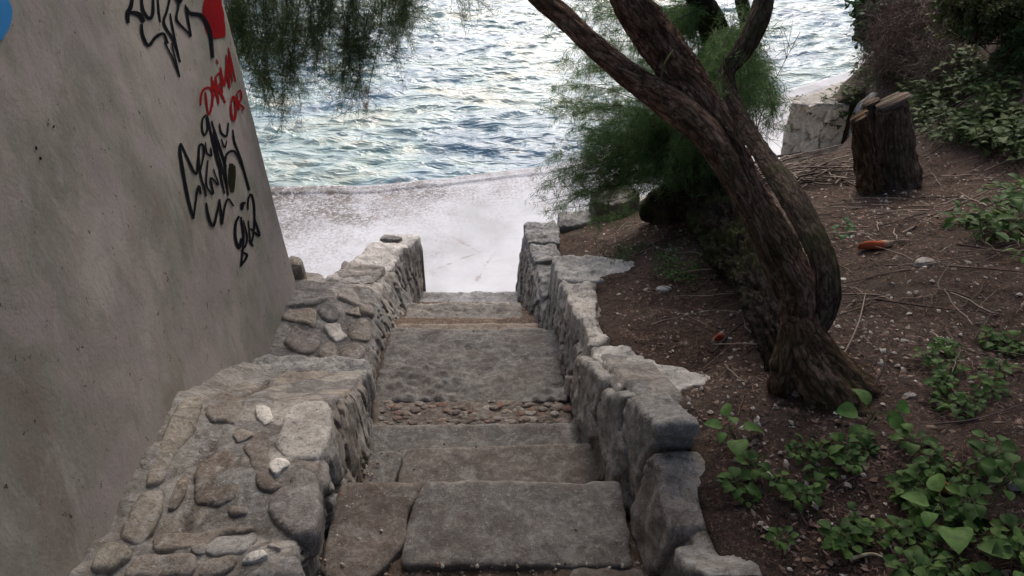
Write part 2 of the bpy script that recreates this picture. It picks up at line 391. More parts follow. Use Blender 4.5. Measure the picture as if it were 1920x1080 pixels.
M_greywood = bark_mat("grey_cut_wood", (.14, .12, .11), (.24, .21, .19), (.36, .33, .3), 0)
def leaf_mat(name, vcol=True, a=(.05, .09, .03), trans=.25, rough=.6, spec=.15):
    m, nt, b = newmat(name, rough, spec); g = G(nt)
    c = g.tint() if vcol else g.ramp(g.noise(3, 3, .5), [(.3, a), (.7, tuple(x * 1.5 for x in a))])
    c = g.mix(g.ramp(g.noise(40, 4, .7), [(.42, 0), (.65, .5)]), c, tuple(x * .5 for x in a))
    c = g.mix(g.ramp(g.noise(150, 3, .7), [(.6, 0), (.68, .5)]), c, (.16, .13, .05))
    g.link(c, b.inputs["Base Color"])
    tr = g.n("ShaderNodeBsdfTranslucent"); g.link(c, tr.inputs[0]); mx = g.n("ShaderNodeMixShader"); mx.inputs[0].default_value = trans
    g.link(b.outputs[0], mx.inputs[1]); g.link(tr.outputs[0], mx.inputs[2]); g.link(mx.outputs[0], nt.nodes["Material Output"].inputs[0]); return m
M_needle = leaf_mat("tamarisk_foliage", trans=.35, rough=.6)
M_leaf = leaf_mat("green_leaf", trans=.3)
def attr_mat(name, rough=.9):
    m, nt, b = newmat(name, rough, .2); g = G(nt)
    g.link(g.mix(1, g.tint(), g.ramp(g.noise(50, 4, .7), [(.3, .75), (.7, 1.25)]), 'MULTIPLY'), b.inputs["Base Color"])
    g.link(g.bump(g.noise(90, 4, .7), .5, .004), b.inputs["Normal"]); return m
M_chip = attr_mat("litter_chips"); M_twig = attr_mat("dry_twig")

# ------------------------------------------------------------------ surfaces of the place (functions)
def wall_x(y, z):
    return -1.09 - .085 * (y - 1.3) - .062 * (z - 1.4) - .045 * np.exp(-((y - 2.5) / .6) ** 2) * sst(2.6 - z, 0, 1)
EDGE = [(-14, 6.9), (-8, 7.3), (-2.6, 7.82), (-1.54, 7.86), (-.61, 8.12), (.5, 8.42), (2.0, 9.25), (3.76, 10.8), (5.4, 12.1), (5.9, 13.0), (8, 16), (14, 24)]
STEPZ = [(-3, 2.10), (.8, 2.10), (.85, 1.92), (1.25, 1.92), (1.3, 1.745)]
BED = [(-3, 2.05), (.8, 2.05), (.9, 1.88), (1.2, 1.88), (1.35, 1.735), (1.62, 1.735), (1.86, 1.60), (2.0, 1.45), (2.3, 1.36), (2.45, 1.30), (2.58, 1.236), (2.86, 1.232), (2.92, 1.215), (3.64, 1.065), (3.9, .88), (4.5, .62), (5.17, .28), (5.5, -.02), (5.8, -.05)]
XL = [(-3, -.60), (1.2, -.60), (1.86, -.585), (2.34, -.60), (2.6, -.64), (2.84, -.685), (3.64, -.70), (4.5, -.729), (5.17, -.725), (6, -.72)]
XR = [(-3, .40), (1.2, .40), (1.86, .356), (2.34, .353), (2.6, .313), (2.84, .264), (3.64, .25), (3.91, .165), (4.5, .056), (5.17, .045), (6, .04)]
# left parapet: top edge line and top height
LE = [(-3, -.62), (1.2, -.61), (1.71, -.61), (2.17, -.66), (2.86, -.69), (3.0, -.73), (4.0, -.85), (4.5, -.90), (4.85, -.83), (5.22, -.715)]
LZ = [(-3, 2.55), (.6, 2.3), (.7, 2.03), (1.40, 1.985), (1.46, 1.945), (1.72, 1.94), (2.17, 1.84), (2.45, 1.66), (2.84, 1.45), (2.92, 1.39), (2.98, 1.26), (3.1, 1.27), (3.95, 1.19), (4.05, 1.10), (4.12, .90), (4.3, .88), (4.42, .90), (5.22, .80)]
RE = [(-3, .55), (1.2, .52), (1.7, .47), (2.02, .42), (2.7, .345), (3.85, .25), (4.0, .22), (4.6, .17), (5.35, .10)]
RZ = [(-3, 2.5), (1.0, 2.10), (1.2, 2.02), (1.45, 2.0), (1.68, 2.06), (1.78, 1.98), (2.02, 2.0), (2.35, 1.87), (2.66, 1.71), (2.74, 1.60), (3.2, 1.50), (3.85, 1.38), (3.93, 1.12), (4.05, .98), (4.7, .90), (5.30, .82), (5.35, .80)]
CP_ = [(.6,1.2,2.03),(.56,1.65,2.04),(.58,2.0,2.0),(.52,2.7,1.66),(.42,3.3,1.47),(.42,3.85,1.36),(.40,4.2,1.0),(.38,4.6,.93),(.30,5.2,.83),(.7,3.0,1.66),(1.0,1.85,2.12),(1.16,1.1,2.2),(.9,3.9,1.46),(1.2,4.7,1.33),
 (.6,5.4,.86),(1.2,6.0,.80),(2.2,6.6,.78),(3.1,7.0,.78),(2.46,4.7,1.5),(2.2,2.8,2.02),(1.6,1.9,2.2),(2.0,1.0,2.5),(3.3,4.7,1.78),(3.03,5.6,1.45),(3.6,6,1.58),(3.8,6,2.2),(4.0,7.5,1.83),(3.7,7.2,1.15),(4.0,8.4,.95),
 (4.3,9,1.3),(4.7,9,2.1),(5.1,9,3.0),(4.4,9.6,.75),(5.0,10.2,.75),(5.6,10.6,2.2),(3.45,8.8,.58),(3.0,4.2,1.74),(1.83,2.2,1.98),(1.8,3.0,1.90),(1.2,2.4,2.02),(.89,3.1,1.57),(.77,2.55,1.68),(.8,4.5,1.15),(.75,5.0,.98),
 (4.6,6,3.6),(5,3,4.0),(4.5,4.4,3.2),(8,3,6),(8,9,6.5),(3,-2,3.6),(1,-2,2.7),(.7,-1,2.45),(3,.5,3.0),(8,13,5),(.7,.3,2.2),(6.5,12,3)]
_c = np.array(CP_); _D = np.linalg.norm(_c[:, None, :2] - _c[None, :, :2], axis=-1)
_A = np.block([[_D, np.c_[np.ones(len(_c)), _c[:, :2]]], [np.vstack([np.ones(len(_c)), _c[:, :2].T]), np.zeros((3, 3))]])
_w = np.linalg.solve(_A, np.r_[_c[:, 2], 0, 0, 0])
BANK = np.array([(.10, 5.38), (.45, 5.55), (.9, 5.75), (1.3, 6.15), (2.2, 6.75), (3.15, 7.15), (3.75, 7.85), (3.85, 8.35), (3.16, 8.45), (4.26, 9.5), (5.2, 10.7), (8.5, 14.5)])
def soil_base(x, y):
    x, y = np.broadcast_arrays(np.asarray(x, float), np.asarray(y, float)); sh = x.shape; q = np.stack([x.ravel(), y.ravel()], -1); out = np.zeros(len(q))
    for s in range(0, len(q), 20000):
        d = np.linalg.norm(q[s:s+20000, None] - _c[None, :, :2], axis=-1); out[s:s+20000] = d @ _w[:-3] + _w[-3] + q[s:s+20000] @ _w[-2:]
    return out.reshape(sh)
def inpoly(P, x, y):
    c = np.zeros(x.shape, bool); n = len(P)
    for i in range(n):
        a, b = P[i], P[(i + 1) % n]
        if a[1] == b[1]: continue
        c ^= ((a[1] > y) != (b[1] > y)) & (x < (b[0] - a[0]) * (y - a[1]) / (b[1] - a[1]) + a[0])
    return c
def segdist(P, x, y):
    out = np.full(x.shape, 1e9)
    for a, b in zip(P[:-1], P[1:]):
        e = b - a; t = np.clip(((x - a[0]) * e[0] + (y - a[1]) * e[1]) / (e @ e), 0, 1)
        out = np.minimum(out, np.hypot(a[0] + e[0] * t - x, a[1] + e[1] * t - y))
    return out
BPOLY = np.vstack([BANK, [(20, 14.5), (20, -10), (.1, -10)]])
def soil_z(x, y, det=True):
    x, y = np.broadcast_arrays(np.asarray(x, float), np.asarray(y, float))
    z = soil_base(x, y)
    ins = inpoly(BPOLY, x, y); d = segdist(BANK, x, y); sd_ = np.where(ins, d, -d)
    z = np.where(ins, z, -.5) if not det else z
    if det:
        P = np.stack([x, y], -1)
        z = z + .04 * fbm(P, 2.2, 4, 3) + .018 * fbm(P, 14, 4, 5) + .09 * fbm(P, 1.3, 3, 8) * sst(z, 2.3, 3.2)
        z = z - .03 * sst(.2 - sd_, 0, .15); z = np.where(sd_ > .09, z, np.maximum(-.6, z - ((.09 - sd_) / .07) * 1.2))
    return z
g_soil = lambda P: P[:, 2] - soil_z(P[:, 0], P[:, 1])
g_plane = lambda z: (lambda P: P[:, 2] - z)
g_wall = lambda P: P[:, 0] - wall_x(P[:, 1], P[:, 2]) if True else None
def left_top(x, y):
    z = tab(LZ, y); P = np.stack([x, y], -1)
    wx = wall_x(y, z); d = x - wx
    z = z + .038 * sst(.15 - d, 0, .15) * sst(y, .5, 1.3) * sst(3.0 - y, 0, .3) * (1 + .8 * fbm(P, 9, 3, 2)) + .05 * sst(.5 - d, 0, .5) * sst(y, 2.9, 3.2)
    return z + .014 * fbm(P, 4, 4, 21) + .007 * fbm(P, 18, 3, 22)
g_ltop = lambda P: P[:, 2] - left_top(P[:, 0], P[:, 1])
def rface_x(y, z):                                 # stair-side face of the right wall (slight batter)
    return tab(RE, y) - .10 * np.clip((tab(RZ, y) - z), 0, .6) * sst(y, 1.0, 1.6)
g_rface = lambda P: rface_x(P[:, 1], P[:, 2]) - P[:, 0]

# ------------------------------------------------------------------ setting: promenade, water, earth bank
def promenade():
    xs = np.unique(np.r_[np.arange(-14, -4, .3), np.arange(-4, 6.5, .05), np.arange(6.5, 14.1, .4)])
    ed = tab(EDGE, xs) + .03 * fbm(np.stack([xs, xs * 0], -1), 3, 4, 1)
    vv = np.r_[np.linspace(0, .94, 60), np.linspace(.945, 1, 14)]; rows = []
    for v in vv:
        y = 3.6 + (ed - 3.6) * v; P = np.stack([xs, y], -1)
        rows.append(np.stack([xs, y, .012 * fbm(P, 1.2, 4, 4) + .004 * fbm(P, 9, 3, 6) + .018 * sst(v, .955, .962) - .008 * sst(v, .992, 1)], -1))
    for dz, dy in ((.015, .02), (.05, .035), (.15, .04), (.4, .05), (1.6, .05)):
        P = np.stack([xs, ed + dy, xs * 0 - dz - .03], -1); P[:, 1] += .02 * fbm(P, 8, 3, 9); rows.append(P)
    V = np.array(rows); n, k = V.shape[:2]
    tag(mk("promenade", V.reshape(-1, 3), gridF(n, k)[:, ::-1], M_prom), "pale worn concrete promenade between the steps and the sea", kind="structure")
promenade()
def sea():
    xs = np.unique(np.r_[np.arange(-60, -9, 1.5), np.arange(-9, 13, .042), np.arange(13, 60, 1.5)])
    ys = np.unique(np.r_[np.arange(6, 7.4, .4), np.arange(7.4, 21, .026), np.arange(21, 30, .15), np.arange(30, 150, 3)])
    X, Y = np.meshgrid(xs, ys, indexing='ij'); Z = np.zeros_like(X); r = np.random.default_rng(5)
    wx = .35 * fbm(np.stack([X, Y], -1), .35, 2, 7); wy = .35 * fbm(np.stack([X, Y], -1), .35, 2, 8)
    A = .75 + .45 * fbm(np.stack([X, Y], -1), .3, 3, 12)
    for k in range(72):
        lam = .15 * (8.0) ** (r.random() ** 1.3); th = r.normal(-.10, .33); kk = 2 * np.pi / lam
        ph = kk * ((X + wx) * math.sin(th) + (Y + wy) * math.cos(th)) + r.random() * 6.28
        s = np.sin(ph); Z += .0056 * lam ** .82 * (s - .35 * np.cos(2 * ph) * .5)
    P2 = np.stack([X + wx, Y + wy + .25 * X * 0], -1)
    for (fx, fy, am, sd) in ((1.1, 2.5, .018, 51), (2.3, 5.0, .010, 52), (4.2, 9.0, .005, 53)):
        Q = P2 * np.array([fx, fy]) + .35 * fbm(P2, 1.5, 2, sd + 9)[..., None]; Z += am * (1 - 3.2 * np.abs(vn(Q, 1, sd)))
    Z = Z * A; Z = Z + .10 * np.abs(Z) ; fade = np.exp(-np.maximum(0, Y - 24) / 10); Z *= fade
    V = np.stack([X, Y, Z - .42], -1).reshape(-1, 3)
    tag(mk("water", V, gridF(len(xs), len(ys)), M_water), "rippled green blue sea water glinting in daylight", kind="structure")
sea()
def bank():
    xs = np.unique(np.r_[np.arange(0, 4.6, .032), np.arange(4.6, 7, .1), np.arange(7, 13, .4)])
    ys = np.unique(np.r_[np.arange(-3, .8, .15), np.arange(.8, 8.6, .032), np.arange(8.6, 11.5, .07), np.arange(11.5, 16, .3)])
    U, Y = np.meshgrid(xs, ys, indexing='ij')
    X = U + np.clip(tab(RE, Y) + .04 + .06 * sst(Y, 1.7, 1.9), .2, .7) * np.exp(-U / .8)
    Z = soil_z(X, Y) ; Z = np.where(U < .02, Z - .5, Z)
    V = np.stack([X, Y, Z], -1)
    tag(mk("earth_bank", V.reshape(-1, 3), gridF(len(xs), len(ys)), M_soil), "brown earth bank strewn with leaf litter right of the steps", kind="structure")
bank()
def bed():
    xs = np.linspace(-.95, .62, 100); ys = np.arange(-3, 5.9, .02); X, Y = np.meshgrid(xs, ys, indexing='ij'); P = np.stack([X, Y], -1)
    F1, E, H = worley(P * 38, 3)
    Z = tab(BED, Y) + .012 * fbm(P, 6, 4, 31) + .008 * sst(.45 - F1, 0, .4) * (H > .4) + .03 * sst(X - tab(XR, Y), .02, .12) * (Y < 3.3) + .02 * sst(tab(XL, Y) - X, .02, .1)
    Z = np.where(Y > 5.2, np.minimum(Z, .30 - (Y - 5.2) * 3), Z)
    tag(mk("ground_dirt", np.stack([X, Y, Z], -1).reshape(-1, 3), gridF(len(xs), len(ys)), M_grit), "gritty brown dirt packed around the steps", kind="structure")
bed()

# ------------------------------------------------------------------ stone steps
steps = empty("stone_steps", (-.15, 1.5, 1.7), "worn grey stone steps leading down to the promenade", "steps")
def step(poly, z, seed, base, thick=.16, slope=0, y0=0, rnd=.018, rough=.0045, topf=None, name="step", jit=.0035, res=.014):
    f = (lambda v: (slope * (v[:, 1] - y0) if slope else 0) + (topf(v) if topf else 0))
    V, F, C = slab(poly, XY(z), thick, res=res, rnd=rnd, rough=rough, topf=f, jit=jit, seed=seed, base=base)
    ym = max(p[1] for p in poly); C = C * (1 + .22 * sst(V[:, 1:2], ym - .045, ym - .01) * (1 + fbm(V, 9, 2, 9)[:, None])); return mk(name, V, F, M_step, steps, C)
GREY = (.128, .117, .104); BRN = (.12, .096, .078); BLU = (.118, .111, .102)
step([(-.62, -2.9), (.42, -2.9), (.42, .84), (-.62, .84)], 2.10, 1, GREY, .18, res=.04)
step([(-.60, .80), (.41, .80), (.41, 1.28), (-.60, 1.28)], 1.93, 2, GREY, .18, res=.03)
step([(-.34, 1.52), (.37, 1.51), (.372, 1.86), (-.30, 1.865), (-.33, 1.74)], 1.755, 3, GREY, .24, topf=lambda v: -.007 * sst(.045 - np.abs(v[:, 0] - .22 - .25 * (v[:, 1] - 1.75)), 0, .04) * (v[:, 0] > .1))
step([(-.585, 1.50), (-.50, 1.44), (-.40, 1.49), (-.338, 1.60), (-.345, 1.72), (-.298, 1.862), (-.585, 1.86)], 1.752, 4, BRN, .24)
step([(.30, 1.40), (.40, 1.45), (.405, 1.52), (.18, 1.515), (.16, 1.44)], 1.748, 41, BRN, .1)
step([(-.46, 1.90), (.352, 1.78), (.36, 2.34), (-.44, 2.31)], 1.465, 5, (.130, .112, .097), .26)
step([(-.60, 1.84), (-.475, 1.88), (-.45, 2.30), (-.52, 2.31), (-.60, 2.20)], 1.455, 6, BLU, .2)
step([(-.63, 2.22), (.325, 2.27), (.315, 2.60), (-.64, 2.585)], 1.335, 7, BLU, .2)
step([(-.685, 2.84), (.27, 2.84), (.255, 3.64), (-.70, 3.64)], 1.245, 8, BLU, .24, slope=-.17, y0=2.84, rough=.007, name="long_step",
     topf=lambda v: .022 * sst(.5 - worley(v * 13, 4)[0], 0, .5) * sst(3.45 - v[:, 1], 0, .5) * sst(fbm(v, 2.5, 2, 6) + .45, 0, .5) - .01 * sst(fbm(v, 7, 3, 61), .2, .5))
step([(-.715, 3.55), (.17, 3.55), (.165, 3.91), (-.71, 3.90)], .955, 9, (.22, .175, .13), .24)
step([(-.66, 3.80), (.10, 3.80), (.062, 4.50), (-.735, 4.50), (-.73, 3.9)], .70, 10, (.20, .185, .165), .30, rough=.008,
     topf=lambda v: .012 * (worley(v * np.array([3, 7]), 8)[2] - .5))
step([(-.735, 4.42), (.06, 4.42), (.047, 5.17), (-.728, 5.16)], .36, 11, (.27, .27, .27), .4, rough=.006)
# strip of cobbles set in mortar
step([(-.65, 2.55), (.30, 2.55), (.285, 2.86), (-.68, 2.86)], 1.240, 77, (.13, .105, .085), .1, name='mortar_strip', rough=.006)
parts = []
for k in range(230):
    x = rng.uniform(-.62, .27); y = rng.uniform(2.60, 2.835); r_ = rng.uniform(.012, .034) * (1 if rng.random() < .8 else 1.3); n = 7
    a0 = rng.random() * 6.28; pl = [(x + r_ * rng.uniform(.8, 1.15) * math.cos(a0 + i * 6.283 / n), y + .75 * r_ * rng.uniform(.8, 1.15) * math.sin(a0 + i * 6.283 / n)) for i in range(n)]
    c = random.choice([(.2, .165, .13), (.21, .18, .15), (.15, .12, .1), (.20, .10, .075), (.24, .2, .165), (.19, .14, .11), (.32, .29, .25), (.17, .145, .12)])
    if x > .1 and rng.random() < .1: c = (.33, .09, .07)
    parts.append(slab(pl, XY(1.246 + rng.uniform(-.004, .006)), .03, res=.009, rnd=r_ * .55, rough=.002, jit=.002, seed=k, base=c, corner=1))
V, F, C = join(parts); mk("cobble_strip", V, F, M_step, steps, C)

# ------------------------------------------------------------------ masonry faces
def pal(H, warm=0):
    A = np.array([(.34, .315, .275), (.27, .255, .23), (.40, .37, .32), (.23, .22, .205), (.33, .285, .235), (.30, .288, .265)])
    return A[(H * 5.999).astype(int)]
def masonry(y, z, sy, sz, seed, amp=.04, w=.10):
    Q = np.stack([y / sy + .35 * fbm(np.stack([y, z], -1), 5, 3, seed), z / sz + .35 * fbm(np.stack([y, z], -1), 5, 3, seed + 1)], -1)
    F1, E, H = worley(Q, seed); s = sst(E, .0, w)
    P = np.stack([y, z], -1)
    h = amp * (s * (.55 + .45 * H) - .45) + .012 * fbm(P, 11, 4, seed + 2) + .010 * np.abs(fbm(P * np.array([2.2, .7]), 9, 3, seed + 3)) * s
    col = pal(H) * s[..., None] + np.array([.10, .075, .055]) * (1 - s[..., None])
    return h, col
# left parapet
lwall = empty("low_stone_wall", (-.9, 1.5, 1.3), "stepped rubble stone parapet between the steps and the graffiti wall", "low wall")
def left_body():
    ys = np.r_[np.arange(-3, .9, .1), np.arange(.9, 5.221, .014)]; nu = 72; u = 1 - (1 - np.linspace(0, 1, nu)) ** 1.25; nf = 66
    rows = []; cols = []
    for y in ys:
        xe = tab(LE, y) + .010 * float(fbm(np.array([[y, 0.]]), 7, 3, 77)[0]); zt0 = tab(LZ, y); xw = float(wall_x(y, zt0)) - .12
        if y > 3.98: xw = -1.50 + (y - 3.98) / 1.24 * .52
        x = xw + (xe - xw) * u; Y = np.full(nu, y); z = left_top(x, Y)
        e = xe - x; z = z - .014 * (1 - np.sqrt(np.maximum(0, 1 - (1 - np.clip(e / .016, 0, 1)) ** 2)))
        if y > 3.98: q = np.clip((x - xw) / .06, 0, 1); z = z - .06 * (1 - q) ** 2 + .02 * fbm(np.stack([x, Y], -1), 6, 3, 91) * (y > 4.1)
        P = np.stack([x, Y], -1)
        F1, E, H = worley(P * np.array([5.5, 7.5]) + .3 * fbm(P, 5, 2, 3)[:, None], 14)
        cm = np.array([.20, .185, .168]) * (1 + .25 * fbm(P, 3, 3, 5))[:, None]
        cs = pal(H)
        s = sst(E, .06, .16) * (H > .35)
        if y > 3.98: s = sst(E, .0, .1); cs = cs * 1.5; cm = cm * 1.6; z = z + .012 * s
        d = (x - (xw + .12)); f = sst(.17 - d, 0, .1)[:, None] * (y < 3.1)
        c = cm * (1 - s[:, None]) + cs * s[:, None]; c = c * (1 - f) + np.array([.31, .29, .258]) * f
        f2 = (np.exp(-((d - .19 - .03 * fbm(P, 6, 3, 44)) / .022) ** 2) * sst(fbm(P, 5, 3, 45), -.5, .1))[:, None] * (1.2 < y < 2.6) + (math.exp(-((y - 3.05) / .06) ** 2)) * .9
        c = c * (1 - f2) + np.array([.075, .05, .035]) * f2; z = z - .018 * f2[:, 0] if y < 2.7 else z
        t = np.linspace(0, 1, nf)[1:]; zb = tab(BED, y) - .12; zf = z[-1] + (zb - z[-1]) * t
        xb = tab(XL, y) - .01; top = z[-1]
        xf = xe + (xb - xe) * np.clip((top - zf) / max(.05, top - zb), 0, 1) ** .8
        h, cf = masonry(np.full(nf - 1, y), zf, .085 if y > 3 else .15, .34, 50, .03 if y > 3 else .035)
        k = sst(top - zf, 0, .04); xf = xf + h * k + .004
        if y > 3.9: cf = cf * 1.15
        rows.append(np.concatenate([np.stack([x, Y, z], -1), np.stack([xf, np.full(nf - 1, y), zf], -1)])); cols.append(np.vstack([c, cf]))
    V = np.array(rows); C = np.array(cols); n, k = V.shape[:2]; C[:, -1] = .1
    # far end cap (faces the promenade) and sea-side cap, then the side behind the plaster wall's end
    cap = V[-1].copy(); caps = [cap]
    for q in (.5, 1.0):
        c2 = cap.copy(); c2[:, 2] = cap[:, 2] + (-.15 - cap[:, 2]) * q; c2[:, 1] = cap[:, 1] + .015; caps.append(c2)
    side = V[:, :1].copy(); s2 = side.copy(); s2[..., 2] = -.15; Vs = np.concatenate([s2, side], 1)
    parts = [(V.reshape(-1, 3), gridF(n, k)[:, ::-1], C.reshape(-1, 3)),
             (np.array(caps).reshape(-1, 3), gridF(3, k)[:, ::-1], np.tile(C[-1], (3, 1)) ),
             (Vs.reshape(-1, 3), gridF(n, 2)[:, ::-1], np.full((n * 2, 3), .25))]
    V, F, C = join(parts); mk("wall_body", V, F, M_wallstone, lwall, C)
left_body()
# individual stones set in the top of the parapet, from their outlines
CR = lambda pts, ox, oy, s: [(ox + x / s, oy + y / s) for x, y in pts]
LST = [ # outline in crop (160,680) scale 2.7, lift, base, rnd, name
 ([(1045,215),(1215,200),(1250,230),(1245,330),(1215,450),(1185,500),(1120,500),(1000,480),(965,420),(1000,350),(1010,270)], .022, (.40,.37,.33), .030),
 ([(862,235),(900,222),(945,235),(950,280),(958,300),(905,322),(868,290)], .016, (.60,.56,.50), .010),
 ([(740,370),(800,333),(860,372),(835,388),(765,418)], .012, (.36,.31,.25), .010),
 ([(935,540),(965,500),(1010,492),(1035,515),(1030,535),(985,560),(962,578)], .018, (.66,.62,.56), .010),
 ([(800,430),(850,380),(900,355),(935,380),(940,470),(925,540),(960,600),(1000,620),(960,660),(900,655),(865,625),(850,560)], .010, (.25,.21,.18), .020),
 ([(915,700),(985,650),(1040,630),(1045,580),(1100,540),(1160,560),(1185,620),(1185,780),(1170,880),(1090,900),(960,820),(920,770)], .030, (.27,.24,.22), .035),
 ([(560,500),(640,470),(745,430),(770,520),(790,600),(760,700),(640,740),(540,700),(545,600)], .012, (.235,.19,.15), .03),
 ([(350,890),(440,870),(700,850),(830,820),(900,860),(700,890),(590,930),(420,950),(330,960)], .016, (.27,.23,.185), .02),
 ([(610,900),(860,880),(868,915),(790,970),(620,982)], .018, (.37,.35,.32), .015),
 ([(530,935),(605,920),(605,975),(545,968)], .014, (.30,.27,.24), .012),
 ([(845,965),(905,950),(940,985),(880,1015),(790,1030),(815,985)], .022, (.62,.58,.53), .010),
 ([(250,1000),(400,975),(570,975),(575,1020),(540,1090),(200,1100)], .016, (.33,.285,.235), .02),
 ([(595,1020),(765,985),(765,1020),(690,1100),(570,1100)], .016, (.31,.27,.225), .02),
 ([(870,1050),(1070,985),(1110,1060),(1120,1110),(800,1110)], .020, (.30,.285,.265), .02),
 ([(905,940),(950,920),(990,960)], .012, (.42,.38,.33), .008),
 ([(720,740),(790,720),(840,750),(810,790),(725,785)], .014, (.30,.25,.21), .02),
 ([(480,190),(600,180),(580,260),(560,360),(480,420),(430,520),(410,620),(300,640),(290,600),(350,480),(400,360),(440,260)], .022, (.37,.32,.25), .03),
 ([(300,650),(400,650),(395,740),(350,850),(270,930),(170,900),(210,790),(250,700)], .026, (.40,.35,.28), .035),
 ([(430,640),(520,560),(525,660),(470,740),(410,760)], .016, (.32,.26,.2), .02),
 ([(50,970),(130,920),(230,950),(220,1010),(120,1070),(10,1060)], .026, (.38,.34,.27), .03),
 ([(610,180),(700,170),(820,180),(790,240),(760,320),(690,300),(640,320),(600,250)], .014, (.31,.265,.22), .025)]
for i, (pl, lift, bc, rd) in enumerate(LST):
    V, F, C = stone_px(CR(pl, 160, 680, 2.7), g_ltop, lift * .6, rnd=rd, thick=.06, rough=.006, jit=.006, seed=100 + i, base=bc)
    mk("stone", V, F, M_pale if sum(bc) > 1.05 else M_wallstone, lwall, C)
LST2 = [ # crop (480,400) scale 3.6
 ([(175,700),(215,655),(385,652),(408,690),(405,765),(380,775),(300,740),(185,730)], .022, (.44,.37,.28), .02),
 ([(410,650),(440,615),(500,605),(550,625),(568,680),(545,740),(480,740),(430,700)], .022, (.25,.235,.21), .03),
 ([(205,840),(235,775),(265,765),(370,820),(435,850),(430,900),(360,970),(210,920),(190,880)], .026, (.29,.25,.22), .035),
 ([(455,770),(560,755),(620,850),(540,880),(510,860),(470,800)], .024, (.56,.51,.45), .014),
 ([(590,680),(695,635),(705,665),(715,710),(660,700)], .018, (.42,.36,.29), .012),
 ([(625,760),(690,725),(760,730),(775,800),(760,870),(640,860),(620,830)], .020, (.31,.27,.22), .025),
 ([(545,530),(600,510),(770,500),(795,540),(800,700),(720,700),(680,640),(580,600),(545,570)], .018, (.31,.26,.215), .03),
 ([(415,950),(470,885),(540,880),(550,960),(500,1000),(430,990)], .024, (.33,.285,.24), .03),
 ([(560,930),(620,880),(730,885),(740,960),(700,1000),(580,1000)], .02, (.30,.255,.21), .03),
 ([(340,980),(380,965),(450,1000),(440,1030),(330,1030)], .014, (.32,.27,.23), .015),
 ([(120,440),(200,400),(330,400),(450,440),(520,510),(500,570),(400,630),(200,640),(110,660),(90,600)], .016, (.27,.25,.225), .035)]
for i, (pl, lift, bc, rd) in enumerate(LST2):
    V, F, C = stone_px(CR(pl, 480, 400, 3.6), g_ltop, lift * .6, rnd=rd, thick=.06, rough=.006, jit=.006, seed=150 + i, base=bc)
    mk("stone", V, F, M_pale if sum(bc) > 1.2 else M_wallstone, lwall, C)
def ycap(poly, z, seed, base, thick=.10, mat=None, parent=lwall, rnd=.03, rough=.008, topf=None, res=.016):
    V, F, C = slab(poly, XY(z), thick, res=res, rnd=rnd, rough=rough, seed=seed, base=base, topf=topf, jit=.012); return mk("coping_stone", V, F, mat or M_wallstone, parent, C)
lay = lambda v: .02 * np.round(fbm(v * np.array([1, 3.2]), 4, 4, 5) * 5) / 5
ycap([(-1.22, 2.70), (-1.0, 2.62), (-.70, 2.55), (-.67, 2.84), (-.70, 2.92), (-1.24, 2.96)], 1.475, 201, (.25, .245, .235), .16, M_pale, topf=lambda v: lay(v) - .10 * (v[:, 1] - 2.7), rnd=.035)
ycap([(-1.20, 4.36), (-.93, 4.40), (-.88, 4.62), (-1.2, 4.7)], .925, 202, (.30, .275, .24), .14, topf=lay)
ycap([(-1.19, 4.68), (-.86, 4.64), (-.77, 5.02), (-1.05, 5.06)], .885, 203, (.50, .47, .43), .10, M_pale, topf=lay)
ycap([(-1.03, 5.05), (-.76, 5.0), (-.70, 5.24), (-.98, 5.25)], .85, 204, (.55, .53, .50), .2, M_pale)
# thin broken stone lying on the far end of the parapet, corner stone at the plaster wall's end
V, F, C = slab([(-1.0, 5.10), (-.86, 5.08), (-.83, 5.14), (-.98, 5.17)], XY(.882), .014, rnd=.012, base=(.19, .18, .17), seed=9, res=.008)
tag(mk("flat_stone", V, F, M_wallstone, None, C), "thin dark stone lying on the far end of the left parapet", "stone")
V, F, C = slab([(-1.37, 4.0), (-1.27, 3.99), (-1.28, 4.08), (-1.38, 4.10)], XY(1.315), .3, rnd=.03, base=(.33, .28, .22), seed=10, rough=.012, res=.014)
mk("stone", V, F, M_wallstone, lwall, C)

